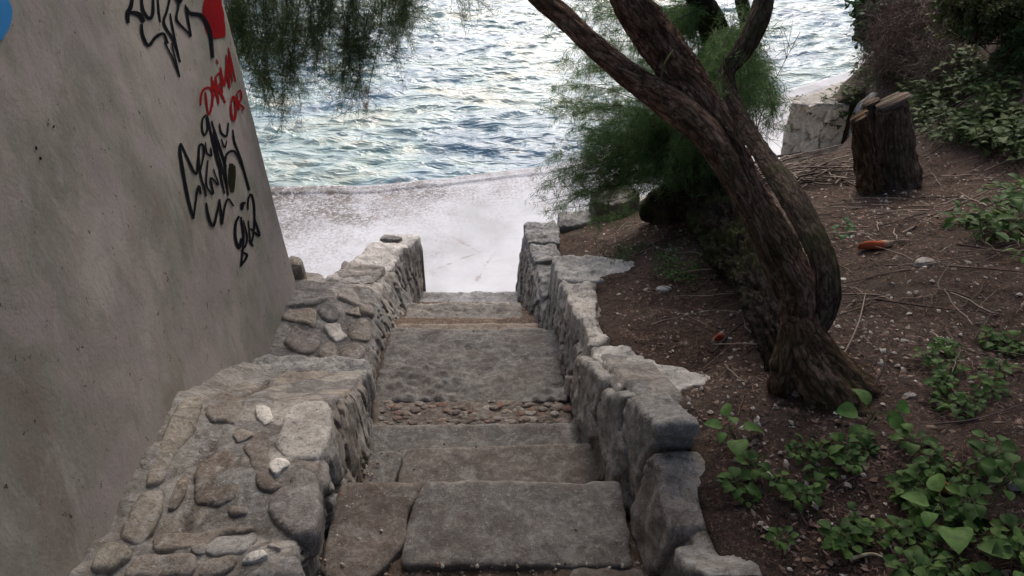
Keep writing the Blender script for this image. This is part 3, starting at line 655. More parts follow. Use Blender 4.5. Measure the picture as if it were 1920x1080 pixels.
# ------------------------------------------------------------------ right wall
rwall = empty("retaining_wall", (.5, 1.5, 1.3), "rough limestone retaining wall holding the earth right of the steps", "stone wall")
def right_body():
    ys = np.r_[np.arange(-3, .9, .1), np.arange(.9, 5.36, .014)]; nf = 84; rows = []; cols = []; nt_ = 16
    for y in ys:
        xe = tab(RE, y); zt = tab(RZ, y) + .02 * float(fbm(np.array([[y, 3.]]), 6, 3, 5)[0]); zb = tab(BED, y) - .15
        wt = (.16 if y < 5.2 else .30) if y > 1.8 else .07
        xt = xe + wt * (1 - np.linspace(0, 1, nt_)); P = np.stack([xt, np.full(nt_, y)], -1)
        ztop = zt + .012 * fbm(P, 12, 3, 8) - .025 * (1 - np.sqrt(np.maximum(0, 1 - (1 - np.clip((xt - xe) / .03, 0, 1)) ** 2)))
        F1, E, H = worley(P * 6, 33); ct = pal(H) * 1.0
        t = np.linspace(0, 1, nf)[1:]; zf = ztop[-1] + (zb - ztop[-1]) * t; yy = np.full(nf - 1, y)
        h, cf = masonry(yy + .12 * (zf - 1.5), zf, .20 if y < 3.0 else (.12 if y < 4 else .10), .42 if y < 4 else .26, 70, .055 if y < 3 else .04, .09)
        xf = rface_x(y, zf) - h * sst(ztop[-1] - zf, 0, .04)
        rows.append(np.concatenate([np.stack([xt, np.full(nt_, y), ztop], -1), np.stack([xf, yy, zf], -1)])); cols.append(np.vstack([ct, cf * .95]))
    V = np.array(rows); C = np.array(cols); n, k = V.shape[:2]
    cap = V[-1].copy(); caps = [cap]
    for q in (.5, 1.0):
        c2 = cap.copy(); c2[:, 2] = cap[:, 2] + (-.15 - cap[:, 2]) * q; c2[:, 1] += .015; caps.append(c2)
    V, F, C = join([(V.reshape(-1, 3), gridF(n, k), C.reshape(-1, 3)), (np.array(caps).reshape(-1, 3), gridF(3, k), np.tile(C[-1], (3, 1)))])
    mk("wall_body", V, F, M_wallstone, rwall, C)
right_body()
RSTK = 1.2
RST = [ # face stones, crop (1000,640) scale 2.455
 ([(612,500),(640,560),(660,660),(690,780),(718,880),(690,980),(640,1080),(560,1090),(520,960),(510,820),(560,640),(590,540)], .05, (.27,.235,.195), .03),
 ([(480,240),(560,330),(620,360),(640,400),(620,450),(590,500),(545,620),(515,720),(495,640),(480,540),(450,440),(445,360),(460,290)], .03, (.31,.295,.26), .03),
 ([(375,210),(400,240),(440,230),(470,250),(440,330),(440,420),(480,500),(480,590),(430,640),(400,680),(380,600),(350,480),(335,400),(345,300)], .04, (.29,.28,.25), .03),
 ([(262,70),(370,150),(375,210),(330,360),(290,260),(262,160)], .045, (.33,.31,.275), .025),
 ([(258,150),(300,330),(340,420),(345,450),(270,440),(220,340),(230,240)], .035, (.28,.27,.24), .025),
 ([(430,640),(480,600),(510,720),(505,800),(520,1000),(540,1080),(440,1080),(430,850),(400,700)], .02, (.17,.165,.15), .03),
 ([(730,930),(770,1000),(860,1030),(900,1090),(740,1090),(720,1020)], .05, (.28,.26,.23), .03),
 ([(300,470),(350,470),(375,560),(380,640),(310,640),(290,560)], .015, (.16,.145,.12), .02)]
for i, (pl, lift, bc, rd) in enumerate(RST):
    V, F, C = stone_px(CR(pl, 1000, 640, 2.455), g_rface, lift, rnd=rd, thick=.08, rough=.009, jit=.007, seed=300 + i, base=tuple(RSTK * b for b in bc))
    mk("stone", V, F, M_wallstone, rwall, C)
RTOP = [ # coping stones: xy outlines
 ([(.42,2.02),(.36,2.50),(.345,2.68),(.50,2.69),(.56,2.45),(.80,2.30),(.82,2.16),(.62,2.14),(.53,1.98),(.42,1.93)], 1.985, (.50,.475,.43), -.42, 2.0),
 ([(.345,2.66),(.30,3.2),(.25,3.86),(.42,3.90),(.46,3.5),(.44,3.3),(.40,3.0),(.43,2.72)], 1.70, (.47,.43,.38), -.28, 2.7),
 ([(.26,3.62),(.24,3.90),(.50,3.92),(.72,3.84),(.70,3.68),(.46,3.60)], 1.445, (.48,.455,.42), -.1, 3.7),
 ([(.20,4.15),(.17,4.6),(.34,4.66),(.40,4.2)], .985, (.27,.265,.25), -.15, 4.2),
 ([(.15,4.68),(.13,4.98),(.34,5.0),(.34,4.68)], .93, (.28,.28,.27), -.1, 4.7),
 ([(.12,5.0),(.095,5.36),(.35,5.38),(.37,5.02)], .90, (.30,.30,.29), -.05, 5.0),
 ([(.37,5.26),(.36,5.50),(.62,5.56),(.66,5.34)], .90, (.29,.285,.27), 0, 5.0),
 ([(.64,5.34),(.62,5.62),(.95,5.72),(1.02,5.48),(.85,5.36)], 1.05, (.20,.18,.15), 0, 5.0)]
for i, (pl, z, bc, sl, y0) in enumerate(RTOP):
    V, F, C = slab(pl, XY(z), .22, res=.014, rnd=.03, rough=.012, seed=340 + i, base=bc, jit=.014, topf=lambda v: lay(v) + np.where(v[:, 1] > y0, sl, .9 if y0 == 2.0 else sl) * (v[:, 1] - y0))
    mk("coping_stone", V, F, M_pale if sum(bc) > 1.0 else M_wallstone, rwall, C)
# retaining wall along the promenade
def bank_wall():
    P = cr([(a, b, 0) for a, b in BANK[1:8]], 26)
    Q = np.array([(3.80, 8.42, 0), (3.16, 8.47, 0)]); Q = np.array([Q[0] + (Q[1] - Q[0]) * t for t in np.linspace(0, 1, 40)])
    S = cr([(3.16, 8.47, 0), (3.7, 8.98, 0), (4.26, 9.5, 0), (5.2, 10.7, 0), (8.5, 14.5, 0)], 30)
    for nm, pts, wt, lbl in (("retaining_wall", P, .16, "low rough stone wall edging the earth bank above the promenade, behind the trees"),
                        ("retaining_wall", np.vstack([Q[:-1], S]), .21, "pale stone wall corner with sunlight put into its colour, beyond the tree stump, beside the promenade")):
        T = np.gradient(pts[:, :2], axis=0); T /= np.linalg.norm(T, axis=1)[:, None]; Nn = np.stack([-T[:, 1], T[:, 0]], 1)
        L = np.r_[0, np.cumsum(np.linalg.norm(np.diff(pts[:, :2], axis=0), axis=1))]; nf = 30; rows = []; cols = []
        if wt > .2: zt = np.full(len(pts), .74) - .10 * sst(L, 2, 5)
        else: zt = np.clip(soil_base(pts[:, 0], pts[:, 1]) + .02 - .13 * sst(pts[:, 0], 1.3, 2.0), .3, 1.2)
        sg = 1 if nm and wt < .2 else 1
        for k in range(6):                         # top, from inner edge to outer edge
            q = pts[:, :2] - Nn * wt * (1 - k / 5); rows.append(np.c_[q, zt + .012 * fbm(q, 7, 3, 4)]); cols.append(np.tile((.40, .37, .32), (len(pts), 1)))
        for k in range(1, nf):
            z = zt + (-.08 - zt) * k / (nf - 1); h, c = masonry(L, z, .26, .30, 90 if wt > .2 else 95, .035, .08)
            if wt > .2: c = c * np.array([2.0, 1.85, 1.65])  # face colours brightened to stand in for light this shaded side misses
            q = pts[:, :2] + Nn * (h * sst(k, 0, 3))[:, None]; rows.append(np.c_[q, z]); cols.append(c)
        V = np.array(rows); n, k = V.shape[:2]
        w = mk(nm, V.reshape(-1, 3), gridF(n, k), M_wallstone if wt < .2 else M_pale, None, np.array(cols).reshape(-1, 3)); tag(w, lbl, "stone wall")
bank_wall()

# ------------------------------------------------------------------ graffiti wall
pwall = empty("rendered_wall", (-1.4, 1.5, 1.2), "tall grey rendered wall with black and red graffiti left of the steps", "wall")
def plaster_wall():
    ys = np.r_[np.arange(-3, .6, .15), np.arange(.6, 3.93, .03)]; zs = np.r_[np.arange(.6, 3.8, .03), np.arange(3.8, 4.41, .2)]
    th = np.linspace(0, math.pi / 2, 8)[1:]; r_ = .05; rows = []
    def px(y, z): 
        P = np.stack([np.full_like(z, y), z], -1); return wall_x(np.full_like(z, y), z) + .010 * fbm(P, 1.6, 4, 61) + .0025 * fbm(P, 9, 3, 62)
    for y in ys: rows.append(np.stack([px(y, zs), np.full_like(zs, y), zs], -1))
    x0 = px(ys[-1], zs); wob = .012 * fbm(np.stack([zs, zs * 0], -1), 3, 4, 66)
    for t in th: rows.append(np.stack([x0 - r_ * (1 - math.cos(t)), ys[-1] + r_ * np.sin(t) + wob * math.sin(t), zs], -1))
    for dx in (.3, .8, 2.6): rows.append(np.stack([x0 - r_ - dx, np.full_like(zs, ys[-1] + r_) + wob, zs], -1))
    rows.append(np.stack([x0 * 0 - 4.0, np.full_like(zs, -3.), zs], -1)); rows.append(rows[0].copy())
    V = np.array(rows); n, k = V.shape[:2]; F = gridF(n, k)[:, ::-1]
    top = V[:, -1]; m = len(top); V2 = np.vstack([top, top.mean(0)[None]]); F2 = np.array([(i, i + 1, m, m) for i in range(m - 1)])
    A, B, _ = join([(V.reshape(-1, 3), F), (V2, F2)])
    B = [tuple(dict.fromkeys(f)) for f in B.tolist()]
    mk("wall_body", A, B, M_plaster, pwall)
plaster_wall()
def wallpts(pp, off):
    g = lambda P: P[:, 0] - (wall_x(P[:, 1], P[:, 2]) + .010 * fbm(P[:, 1:], 1.6, 4, 61) + .0025 * fbm(P[:, 1:], 9, 3, 62)) - off
    return hits(pp, g, 1, 8, 16)
def strokes(L, ox, oy, s, mat, name, label=None):
    parts = []
    for pts, w in L:
        C = cr(CR(pts, ox, oy, s), 5); T = np.gradient(C, axis=0); T /= np.maximum(np.linalg.norm(T, axis=1), 1e-6)[:, None]; Nn = np.stack([-T[:, 1], T[:, 0]], 1)
        n = len(C); ww = w / s / 2 * 1.02 * (.6 + .4 * np.sin(np.linspace(.25, math.pi - .25, n))) * (1 + .15 * rng.normal(size=n).cumsum() / max(1, n ** .5))
        Q = np.vstack([C + Nn * ww[:, None] * k for k in (-1, 0, 1)]); V, ok = wallpts(Q, .0026 + .00012 * len(parts))
        if ok.all(): parts.append((V, gridF(3, n)))
    V, F, _ = join(parts); o = mk(name, V, F, mat, pwall)
    if label: o["label"] = label
strokes([([(180,-60),(150,80),(115,150),(125,260)],50),([(130,140),(210,150),(260,180),(300,250)],48),([(270,-60),(290,110),(355,205),(400,150),(405,-60)],32),
 ([(455,-60),(465,100),(485,250)],22),([(600,-60),(560,120),(525,220),(540,300),(640,470),(710,700)],34),([(595,150),(640,400),(705,690)],22),
 ([(270,270),(290,400),(350,510),(430,420),(520,380),(570,490)],42),([(530,470),(620,650),(705,870)],24),([(705,870),(650,640),(610,480)],18),
 ([(690,-60),(690,60),(665,200),(700,270),(780,350),(832,410)],30),([(832,410),(800,230),(765,50)],26),([(650,-60),(700,20),(740,-60)],50),([(770,80),(820,150),(930,170),(1000,250),(1050,400),(1075,650)],46)],
 220, 0, 6, M_black, "graffiti", "black sprayed graffiti tag at the top of the wall")
strokes([([(1050,-60),(1030,60),(1030,200),(1050,330),(1080,420)],150),([(1120,-60),(1110,120),(1120,300),(1140,430)],150),([(1140,0),(1160,200),(1180,420)],80)], 220, 0, 6, M_red, "paint_patch", "red paint blotch beside the black tag")
strokes([([(752,395),(758,345),(782,328),(798,352),(790,415),(778,432)],9),([(770,345),(780,425)],8),([(798,400),(794,285)],8),([(796,300),(808,340),(822,375)],8),([(798,362),(815,352)],6),
 ([(820,390),(808,288)],9),([(808,290),(824,275),(832,300),(818,325)],8),([(818,325),(846,386)],8),([(834,350),(827,252)],8),([(828,255),(842,320),(850,242)],8),([(850,242),(862,330)],8),
 ([(858,320),(848,205)],7),([(849,208),(872,300)],7),([(872,310),(857,178)],6),([(858,182),(884,305)],6),([(812,222),(818,240)],6),
 ([(866,388),(875,362),(885,388),(883,435),(876,450),(868,425),(866,390)],9),([(887,350),(897,412)],8),([(890,348),(902,340),(906,365),(897,388),(914,404),(906,416)],8)], 0, 0, 2, M_red, "graffiti", "red handwritten lettering reading DARMAN OLE")
strokes([([(262,165),(240,190),(238,250),(252,280),(268,240),(264,175),(285,260),(320,420),(350,500)],14),([(290,200),(330,330),(372,460)],13),([(300,260),(325,380),(355,480),(380,590)],12),([(335,215),(345,265),(374,285),(385,210)],12),([(410,250),(420,320),(460,430),(500,590)],12),
 ([(215,400),(205,500),(165,430),(118,325)],14),([(118,325),(112,360),(130,480),(160,640),(190,750)],17),([(190,750),(215,570),(232,612)],12),([(262,625),(225,480),(220,350),(240,335),(248,380),(225,490)],13),
 ([(255,320),(265,380),(290,395),(285,350)],10),([(270,420),(262,560),(300,610),(285,520),(330,560),(300,470)],11),([(330,430),(345,520),(365,610)],12),([(345,300),(365,350),(376,310)],10),
 ([(385,620),(370,480),(370,400),(400,370),(430,385),(470,470),(505,590)],13),([(260,660),(275,740),(300,790),(325,700),(335,640)],16),([(335,640),(345,720),(350,780),(365,680),(385,640),(415,680)],14)],
 300, 160, 3, M_black, "graffiti", "black angular sprayed tag in the middle of the wall")
strokes([([(445,735),(425,780),(425,860),(445,915),(458,860)],17),([(460,700),(465,668),(482,660)],24),([(455,740),(470,860),(455,1020)],16),([(455,1015),(490,960),(470,940)],13),([(470,760),(490,850),(480,905),(455,930)],12),
 ([(495,700),(497,640),(515,615),(530,680),(530,800),(512,885),(497,760)],12),([(530,745),(560,845),(508,805)],13),([(500,870),(525,905)],14)], 300, 160, 3, M_black, "graffiti", "small black bubble tag low on the wall near its end")
strokes([([(402,440),(400,520),(408,600)],34),([(415,450),(415,520),(412,590)],24)], 300, 160, 3, M_hole, "drain_hole")
strokes([([(-40,-60),(-12,0),(0,30),(-12,70)],44)], 0, 0, 1, M_blue, "paint_patch", "light blue paint at the upper left of the wall")
strokes([([(205,470),(198,480)],7),([(134,548),(138,562)],8),([(150,588),(154,600)],10)], 0, 0, 2, M_hole, "chip_mark")

# ------------------------------------------------------------------ trees
def needles(tips, n, ln, w, cols, spread=.9, seed=0, droop=.4):
    """tips: (N,6) point + direction; n fine leaflets around each -> thin two-sided blades"""
    r = np.random.default_rng(seed); T = np.repeat(np.asarray(tips), n, 0); N = len(T)
    d = T[:, 3:] / np.maximum(np.linalg.norm(T[:, 3:], axis=1), 1e-6)[:, None]
    q = d * .8 + r.normal(size=(N, 3)) * spread; q[:, 2] -= droop * .5; q /= np.linalg.norm(q, axis=1)[:, None]
    L = ln * r.uniform(.5, 1.3, N)[:, None]; p = T[:, :3] + r.normal(size=(N, 3)) * ln * .25
    s = np.cross(q, r.normal(size=(N, 3))); s /= np.linalg.norm(s, axis=1)[:, None]; s *= w * r.uniform(.6, 1.2, N)[:, None]
    m = p + q * L * .5 + np.array([0, 0, -.12]) * L * droop; e = p + q * L + np.array([0, 0, -.4]) * L * droop
    V = np.stack([p, m + s, e, m - s], 1).reshape(-1, 3); F = np.arange(N * 4).reshape(N, 4)
    c = np.array(cols)[r.integers(0, len(cols), N)] * r.uniform(.7, 1.3, (N, 1)); return V, F, np.repeat(c, 4, 0)
def spray(p0, p1, r, seed, nsub=9, sub=.16, droop=.5, start=.15):
    """a drooping shoot from p0 to p1 with side shoots; returns tube parts + tip rows"""
    rr = np.random.default_rng(seed); p0, p1 = np.array(p0, float), np.array(p1, float); L = np.linalg.norm(p1 - p0)
    mid = (p0 + p1) / 2 + rr.normal(size=3) * L * .05 + np.array([0, 0, .10 * L * droop]); C = cr([p0, mid, p1], 8)
    tubes = [thin(C, r, r * .35)]; tips = []
    def add(C_, k):
        D = np.gradient(C_, axis=0)
        for a in np.linspace(.1, 1, k): i = min(len(C_) - 1, int(a * (len(C_) - 1))); tips.append(np.r_[C_[i] , D[i]])
    add(C[int(len(C) * .5):], 6)
    for i in range(nsub):
        a = start + (1 - start) * (i + rr.random()) / nsub; j = min(len(C) - 2, int(a * (len(C) - 1))); b = C[j]; d = C[j+1] - C[j]; d /= np.linalg.norm(d)
        q = d * .6 + rr.normal(size=3) * .7; q /= np.linalg.norm(q); l = sub * rr.uniform(.6, 1.4)
        S = cr([b, b + q * l * .5, b + q * l + np.array([0, 0, -.35 * l * droop])], 4); tubes.append(thin(S, r * .4, r * .15)); add(S, 8)
    return tubes, tips
def thin(C, r0, r1, sides=4):
    C = np.asarray(C, float); n = len(C); T = np.gradient(C, axis=0); T /= np.maximum(np.linalg.norm(T, axis=1), 1e-9)[:, None]
    a = np.array([.3, .5, .8]); N = np.cross(T, a); N /= np.maximum(np.linalg.norm(N, axis=1), 1e-9)[:, None]; B = np.cross(T, N)
    rr = np.linspace(r0, r1, n)[:, None]; rows = [C + rr * (N * math.cos(t) + B * math.sin(t)) for t in np.arange(sides) * 2 * math.pi / sides]
    V = np.stack(rows, 1); idx = np.arange(n * sides).reshape(n, sides); b = np.roll(idx, -1, 1)
    return V.reshape(-1, 3), np.stack([idx[:-1], b[:-1], b[1:], idx[1:]], -1).reshape(-1, 4)
TS = 1.0
def pr(px, py, y, rpx):                            # trunk row: pixel centre, depth y, half width in pixels
    p = at(px, py, y=y); d = np.linalg.norm(p - O); t = p[1] / ray(px, py)[1]; return (*p, rpx / FPX * t * TS)
t1 = empty("tamarisk_tree", at(1530, 730, z=2.08), "large leaning reddish brown tamarisk whose trunk forks over the bank", "tree")
TS = .80
trunkA = [tube([pr(1600,800,1.80,56), pr(1562,740,1.86,60), pr(1522,670,1.94,50), pr(1500,600,2.0,40), pr(1494,540,2.04,39), pr(1466,475,2.10,40), pr(1436,420,2.15,37), pr(1398,345,2.22,35), pr(1356,260,2.29,39), pr(1310,185,2.36,42), pr(1268,125,2.42,44), pr(1225,62,2.46,43), pr(1182,0,2.5,38), pr(1130,-110,2.6,36), pr(1080,-300,2.6,32)], 72, .009, .17, 1, 1.2, 2.2),
          tube([pr(1462,560,2.05,6), pr(1445,500,2.08,18), pr(1408,400,2.15,24), pr(1362,310,2.2,30), pr(1325,252,2.25,35), pr(1280,212,2.30,37), pr(1228,176,2.36,33), pr(1170,134,2.42,29), pr(1105,78,2.5,26), pr(1050,25,2.6,25), pr(1000,-20,2.7,25), pr(920,-130,2.9,24), pr(830,-320,3.1,22)], 48, .011, .10, 2, .9, 1.5),
          tube([pr(1520,640,1.98,18), pr(1545,570,2.02,32), pr(1545,495,2.10,29), pr(1515,425,2.25,28), pr(1472,350,2.5,27), pr(1430,290,2.8,21), pr(1385,215,3.1,18), pr(1362,140,3.3,19), pr(1392,95,3.35,23), pr(1422,40,3.4,24), pr(1436,-30,3.5,22), pr(1440,-200,3.6,20)], 44, .011, .12, 3, 1.0, 1.4),
          tube([pr(1462,740,1.95,26), pr(1474,690,1.95,36), pr(1486,640,1.98,36), pr(1492,570,2.03,30), pr(1490,500,2.10,8)], 24, .014, .2, 4, 1.2, 1),
          tube([pr(1740,790,2.12,26), pr(1665,765,1.97,36), pr(1605,735,1.91,46), pr(1555,690,1.92,48), pr(1514,620,1.98,34), pr(1495,560,2.05,8)], 28, .014, .16, 5, 1.2, 1)]
TS = .9
V, F, C = join([trunkA[k] for k in (0, 1, 3, 4)]); mk("trunk", V, F, M_bark, t1, C); mk("side_trunk", trunkA[2][0], trunkA[2][1], M_bark3, t1, trunkA[2][2])["label"] = "darker slender trunk behind, swinging up to the right"
C = cr([at(1262,95,y=2.30), at(1246,120,y=2.26), at(1238,160,y=2.24), at(1242,200,y=2.25)], 6); V, F = thin(C, .0035, .002, 5); mk('green_shoot', V, F, M_leaf, t1, np.tile((.12, .14, .04), (len(V), 1)))
GREENS = [(.095, .18, .055), (.12, .22, .07), (.075, .15, .05), (.16, .24, .08)]
t2 = empty("tamarisk_tree", at(1290, 410, z=1.33), "dark mossy tamarisk behind the leaning one with green foliage drooping left", "tree")
V, F, C = join([tube([pr(1300,430,4.65,88), pr(1290,390,4.7,66), pr(1292,330,4.68,48), pr(1312,260,4.6,44), pr(1335,190,4.5,40), pr(1350,120,4.4,34), pr(1335,50,4.35,28), pr(1300,-30,4.3,24), pr(1270,-220,4.2,20)], 26, .02, .16, 11),
                tube([pr(1500,760,2.05,20), pr(1486,700,2.10,44), pr(1460,620,2.30,42), pr(1432,550,2.7,46), pr(1395,480,3.3,50), pr(1350,410,4.0,54), pr(1315,350,4.5,46), pr(1312,280,4.6,34)], 56, .014, .30, 12, 1.3),
                tube([pr(1345,150,4.45,24), pr(1390,110,4.6,18), pr(1400,50,4.8,15), pr(1380,-40,5,13)], 16, .02, .15, 13),
                tube([pr(1210,400,4.9,22), pr(1250,375,4.8,34), pr(1290,360,4.7,40)], 16, .02, .2, 14)]); mk("trunk", V, F, M_bark2, t2, C)
def crown(specs, parent, n, ln, w, cols, seed, mat=M_needle, nsub=9, sub=.16, rt=.004, name="crown", droop=.5, start=.15):
    tb = []; tp = []
    for i, (a, b) in enumerate(specs):
        t_, p_ = spray(a, b, rt, seed + i, nsub, sub, droop, start); tb += t_; tp += p_
    V, F, C = needles(tp, n, ln, w, cols, seed=seed, droop=droop); o = mk(name, V, F, mat, parent, C, smooth=False)
    V, F, _ = join(tb); mk("branches", V, F, M_twig, parent, np.tile((.05, .036, .027), (len(V), 1))); return o
sp = []
for (x0, y0, x1, y1, d0, d1, k) in [(1310,250,1070,330,4.6,4.9,10),(1300,230,1050,190,4.6,5.2,7),(1310,290,1110,270,4.6,4.7,12),(1330,170,1080,110,4.5,5.2,6),(1300,320,1060,345,4.7,4.6,6),(1250,350,1045,360,4.8,4.8,3),(1290,300,1200,220,4.6,4.4,10),
        (1330,210,1230,330,4.5,4.4,12),(1340,60,1110,30,4.4,5.0,4),(1330,0,1040,20,4.4,5.0,3),(1310,240,1320,360,4.6,4.4,3),(1330,60,1380,170,4.3,3.4,5),(1400,40,1370,200,4.2,3.2,4),(1340,160,1290,300,4.5,4.4,8),(1345,100,1400,200,4.4,4.3,8),(1345,60,1340,160,4.4,4.3,8),(1330,20,1230,80,4.4,4.3,6),(1350,60,1430,180,4.5,4.9,7)]:
    for j in range(int(k * 1.9)):
        a = at(x0 + rng.normal(0, 14), y0 + rng.normal(0, 14), y=d0 + rng.normal(0, .1)); b = at(x1 + rng.normal(0, 34), y1 + rng.normal(0, 28), y=d1 + rng.normal(0, .22)); sp.append((a, b))
crown(sp, t2, 11, .045, .0013, GREENS, 500, nsub=10, sub=.13, rt=.003)
# hanging foliage of a third tamarisk whose boughs come over the wall
t3 = empty("tamarisk_tree", (-3.2, 5.6, 0), "tamarisk with dark boughs hanging over the water beside the graffiti wall", "tree")
V, F, C = join([tube([(-3.2, 5.6, -.1, .16), (-3.1, 5.6, 1.6, .13), (-2.8, 5.4, 3.0, .10), (-2.2, 5.2, 3.9, .07), (-1.2, 5.0, 4.25, .05), (-.2, 4.9, 4.2, .03)], 20, .04, .12, 31),
                tube([(-2.8, 5.4, 3.0, .08), (-2.4, 4.9, 3.7, .05), (-1.6, 4.6, 3.95, .035), (-.6, 4.5, 4.1, .02)], 14, .04, .12, 32)]); mk("trunk", V, F, M_bark2, t3, C)
sp = []
for (x0, x1, y1, k, dd) in [(430,460,120,12,4.6),(470,500,190,12,4.6),(500,520,225,3,4.6),(450,440,60,8,4.7),(540,545,150,10,4.7),(545,545,245,2,4.7),(590,600,130,11,4.8),(630,640,185,9,4.8),(670,670,170,9,4.7),(700,690,110,8,4.7),(740,745,90,8,4.8),(770,760,50,6,4.8),(860,870,10,3,4.9),(1010,1010,5,1,4.9),(600,610,60,8,4.6),(660,680,215,1,4.7),(520,520,90,8,4.5)]:
    for j in range(k):
        x = x0 + rng.normal(0, 14); a = at(x + rng.normal(0, 22), -110 + rng.normal(0, 60), y=dd + rng.normal(0, .15)); b = at(x1 + rng.normal(0, 13), y1 + 20 - abs(rng.normal(0, 30)), y=dd + rng.normal(0, .15)); sp.append((a, b))
DARK = [(.07, .125, .045), (.09, .15, .055), (.055, .095, .038), (.12, .175, .065)]
crown(sp, t3, 6, .036, .0012, DARK, 900, nsub=16, sub=.19, rt=.003, start=.3, droop=-.1)
a = at(683, 150, y=4.7); b = at(690, 205, y=4.7); tb, tp = spray(a, b, .002, 5, 4, .03); V, F, C = needles(tp, 10, .025, .001, [(.30, .14, .06)], seed=3); mk("dead_shoot", V, F, M_needle, t3, C, smooth=False)
# canopies overhead (above the frame) that shade the steps and the bank
def canopy(parent, box, n, seed, ln=.14, w=.022):
    r = np.random.default_rng(seed); (x0, x1), (y0, y1), (z0, z1) = box; c = []
    P = np.stack([r.uniform(x0, x1, n * 3), r.uniform(y0, y1, n * 3), r.uniform(z0, z1, n * 3)], -1); P = P[fbm(P, .9, 3, seed) > -.18][:n]
    T = np.c_[P, r.normal(size=(len(P), 3))]; V, F, C = needles(T, 9, ln, w, GREENS, seed=seed, spread=1.2); mk("crown", V, F, M_needle, parent, C, smooth=False)
canopy(t1, ((-1.3, 4.2), (-1.5, 4.2), (4.1, 5.4)), 1300, 71)
canopy(t2, ((.6, 3.8), (3.2, 6.2), (4.2, 5.3)), 350, 72)

# stump
st_b = at(1655, 352, y=4.7)
stump = empty("tree_stump", st_b, "old split tree stump with a weathered grey cut top on the bank", "stump")
def stumppart(name, cx, cy, ybase, wpx, toppx, toppy, twpx, mat, seed, amp=.16, topmat=None):
    a = pr(cx, cy, ybase, wpx); b = pr(toppx, toppy, ybase - .02, twpx); m = tuple((np.array(a) * .45 + np.array(b) * .55)); a = list(a); a[3] *= 1.12
    top = (b[0], b[1], b[2] + .002, b[3]); V, F, Cb = tube([tuple(a), m, b, top], 36, .012, amp, seed, 1.3, .3)
    ns = 36; ring = V[-ns:]; tilt = (ring[:, 0] - ring[:, 0].mean()) * .35; V[-ns:, 2] += tilt + .012 * fbm(ring, 30, 2, seed); V[-2*ns:-ns, 2] += tilt * .9
    o = mk(name, V, F, mat, stump, Cb)
    c = V[-ns:].mean(0); Vc = np.vstack([V[-ns:], c + (V[-ns:] - c) * .5 + [0, 0, .006], c[None] + [0, 0, .004]])
    Fc = [(i, (i + 1) % ns, ns + (i + 1) % ns, ns + i) for i in range(ns)] + [(ns + i, ns + (i + 1) % ns, 2 * ns) for i in range(ns)]
    Vc[:, 2] += .007; mk("cut_top", Vc, Fc, topmat or M_greywood, stump, Vc - c)
stumppart("wood", 1684, 352, 4.72, 38, 1672, 196, 30, M_stump, 41)
stumppart("split_side", 1632, 348, 4.62, 22, 1610, 222, 15, M_cutwood, 42, .25)
stumppart("bark_sliver", 1650, 345, 4.80, 24, 1632, 196, 14, M_stump, 43, .3, M_stump)

# ------------------------------------------------------------------ small plants
LF = [(.05, .105, .022), (.065, .13, .028), (.04, .085, .02), (.085, .15, .032)]
def leaf(c, d, up, L, W, curl=.15, n=5, jag=0.0):
    d = np.array(d, float); d /= np.linalg.norm(d); s = np.cross(d, up); s /= max(1e-6, np.linalg.norm(s)); u = np.cross(s, d)
    t = np.linspace(0, 1, n + 2); wv = W * np.sin(np.pi * t ** .75) ** .7; V = []
    for k in range(n + 2):
        j = 1 + jag * (k % 2 * 2 - 1)
        m = c + d * L * t[k] + u * (curl * L * math.sin(t[k] * 2.6) * .5 - curl * L * t[k] ** 2); e = u * wv[k] * .18
        V += [m - s * wv[k] * .5 * j + e, m, m + s * wv[k] * .5 * j + e]
    F = []
    for k in range(n + 1): b = 3 * k; F += [(b, b+1, b+4, b+3), (b+1, b+2, b+5, b+4)]
    return np.array(V), np.array(F)
def plant_mesh(seed, nl, L, h, col=LF, spread=1.0, jag=0, wr=.8):
    r = np.random.default_rng(seed); P = []; S = []
    ns = 1 if nl <= 12 else nl // 5
    for s_ in range(ns):
        base = np.array([r.normal(0, .012 * spread * ns), r.normal(0, .012 * spread * ns), -.01]); lean = r.normal(size=2) * .35
        top = base + np.array([lean[0] * h, lean[1] * h, h * r.uniform(.6, 1.1)]); C = cr([base, (base + top) / 2 + r.normal(size=3) * h * .06, top], 3); S.append(thin(C, .0018, .001))
        m = nl // ns
        for i in range(m):
            a = i * 2.4 + r.random(); t = .35 + .65 * (i + 1) / m; b = base + (top - base) * t; pet = L * r.uniform(.3, .8); d = np.array([math.cos(a), math.sin(a), r.uniform(.0, .5)])
            e = b + d * pet; S.append(thin(np.array([b, (b + e) / 2 + [0, 0, .004], e]), .001, .0007, 3)); l = L * r.uniform(.55, 1.15)
            dd = d + [0, 0, -.25]; up = np.array([r.normal(0, .25), r.normal(0, .25) - .1, 1.]); V, F = leaf(e, dd, up, l, l * wr * r.uniform(.85, 1.1), r.uniform(.05, .35), jag=jag)
            P.append((V, F, np.array(col[r.integers(len(col))]) * r.uniform(.8, 1.2)))
    return join(P), join(S)
protos = {}
def plant_data(key, **k):
    if key not in protos:
        (V, F, C), (Vs, Fs, _) = plant_mesh(**k); C2 = np.tile((.10, .13, .05), (len(Vs), 1))
        a = mk("leaves", V, F, M_leaf, None, C); b = mk("stem", Vs, Fs, M_leaf, None, C2); protos[key] = (a.data, b.data)
        bpy.data.objects.remove(a); bpy.data.objects.remove(b)
    return protos[key]
def put_plant(key, p, sc, rz, label, cat="plant", group=None, name="leafy_plant", **k):
    da, db = plant_data(key, **k); e = empty(name, p, label, cat, group); e.scale = (sc,) * 3; e.rotation_euler = (rng.normal(0, .12), rng.normal(0, .12), rz)
    for nm, d in (("leaves", da), ("stem", db)): o = bpy.data.objects.new(nm, d); link(o); o.parent = e
    return e
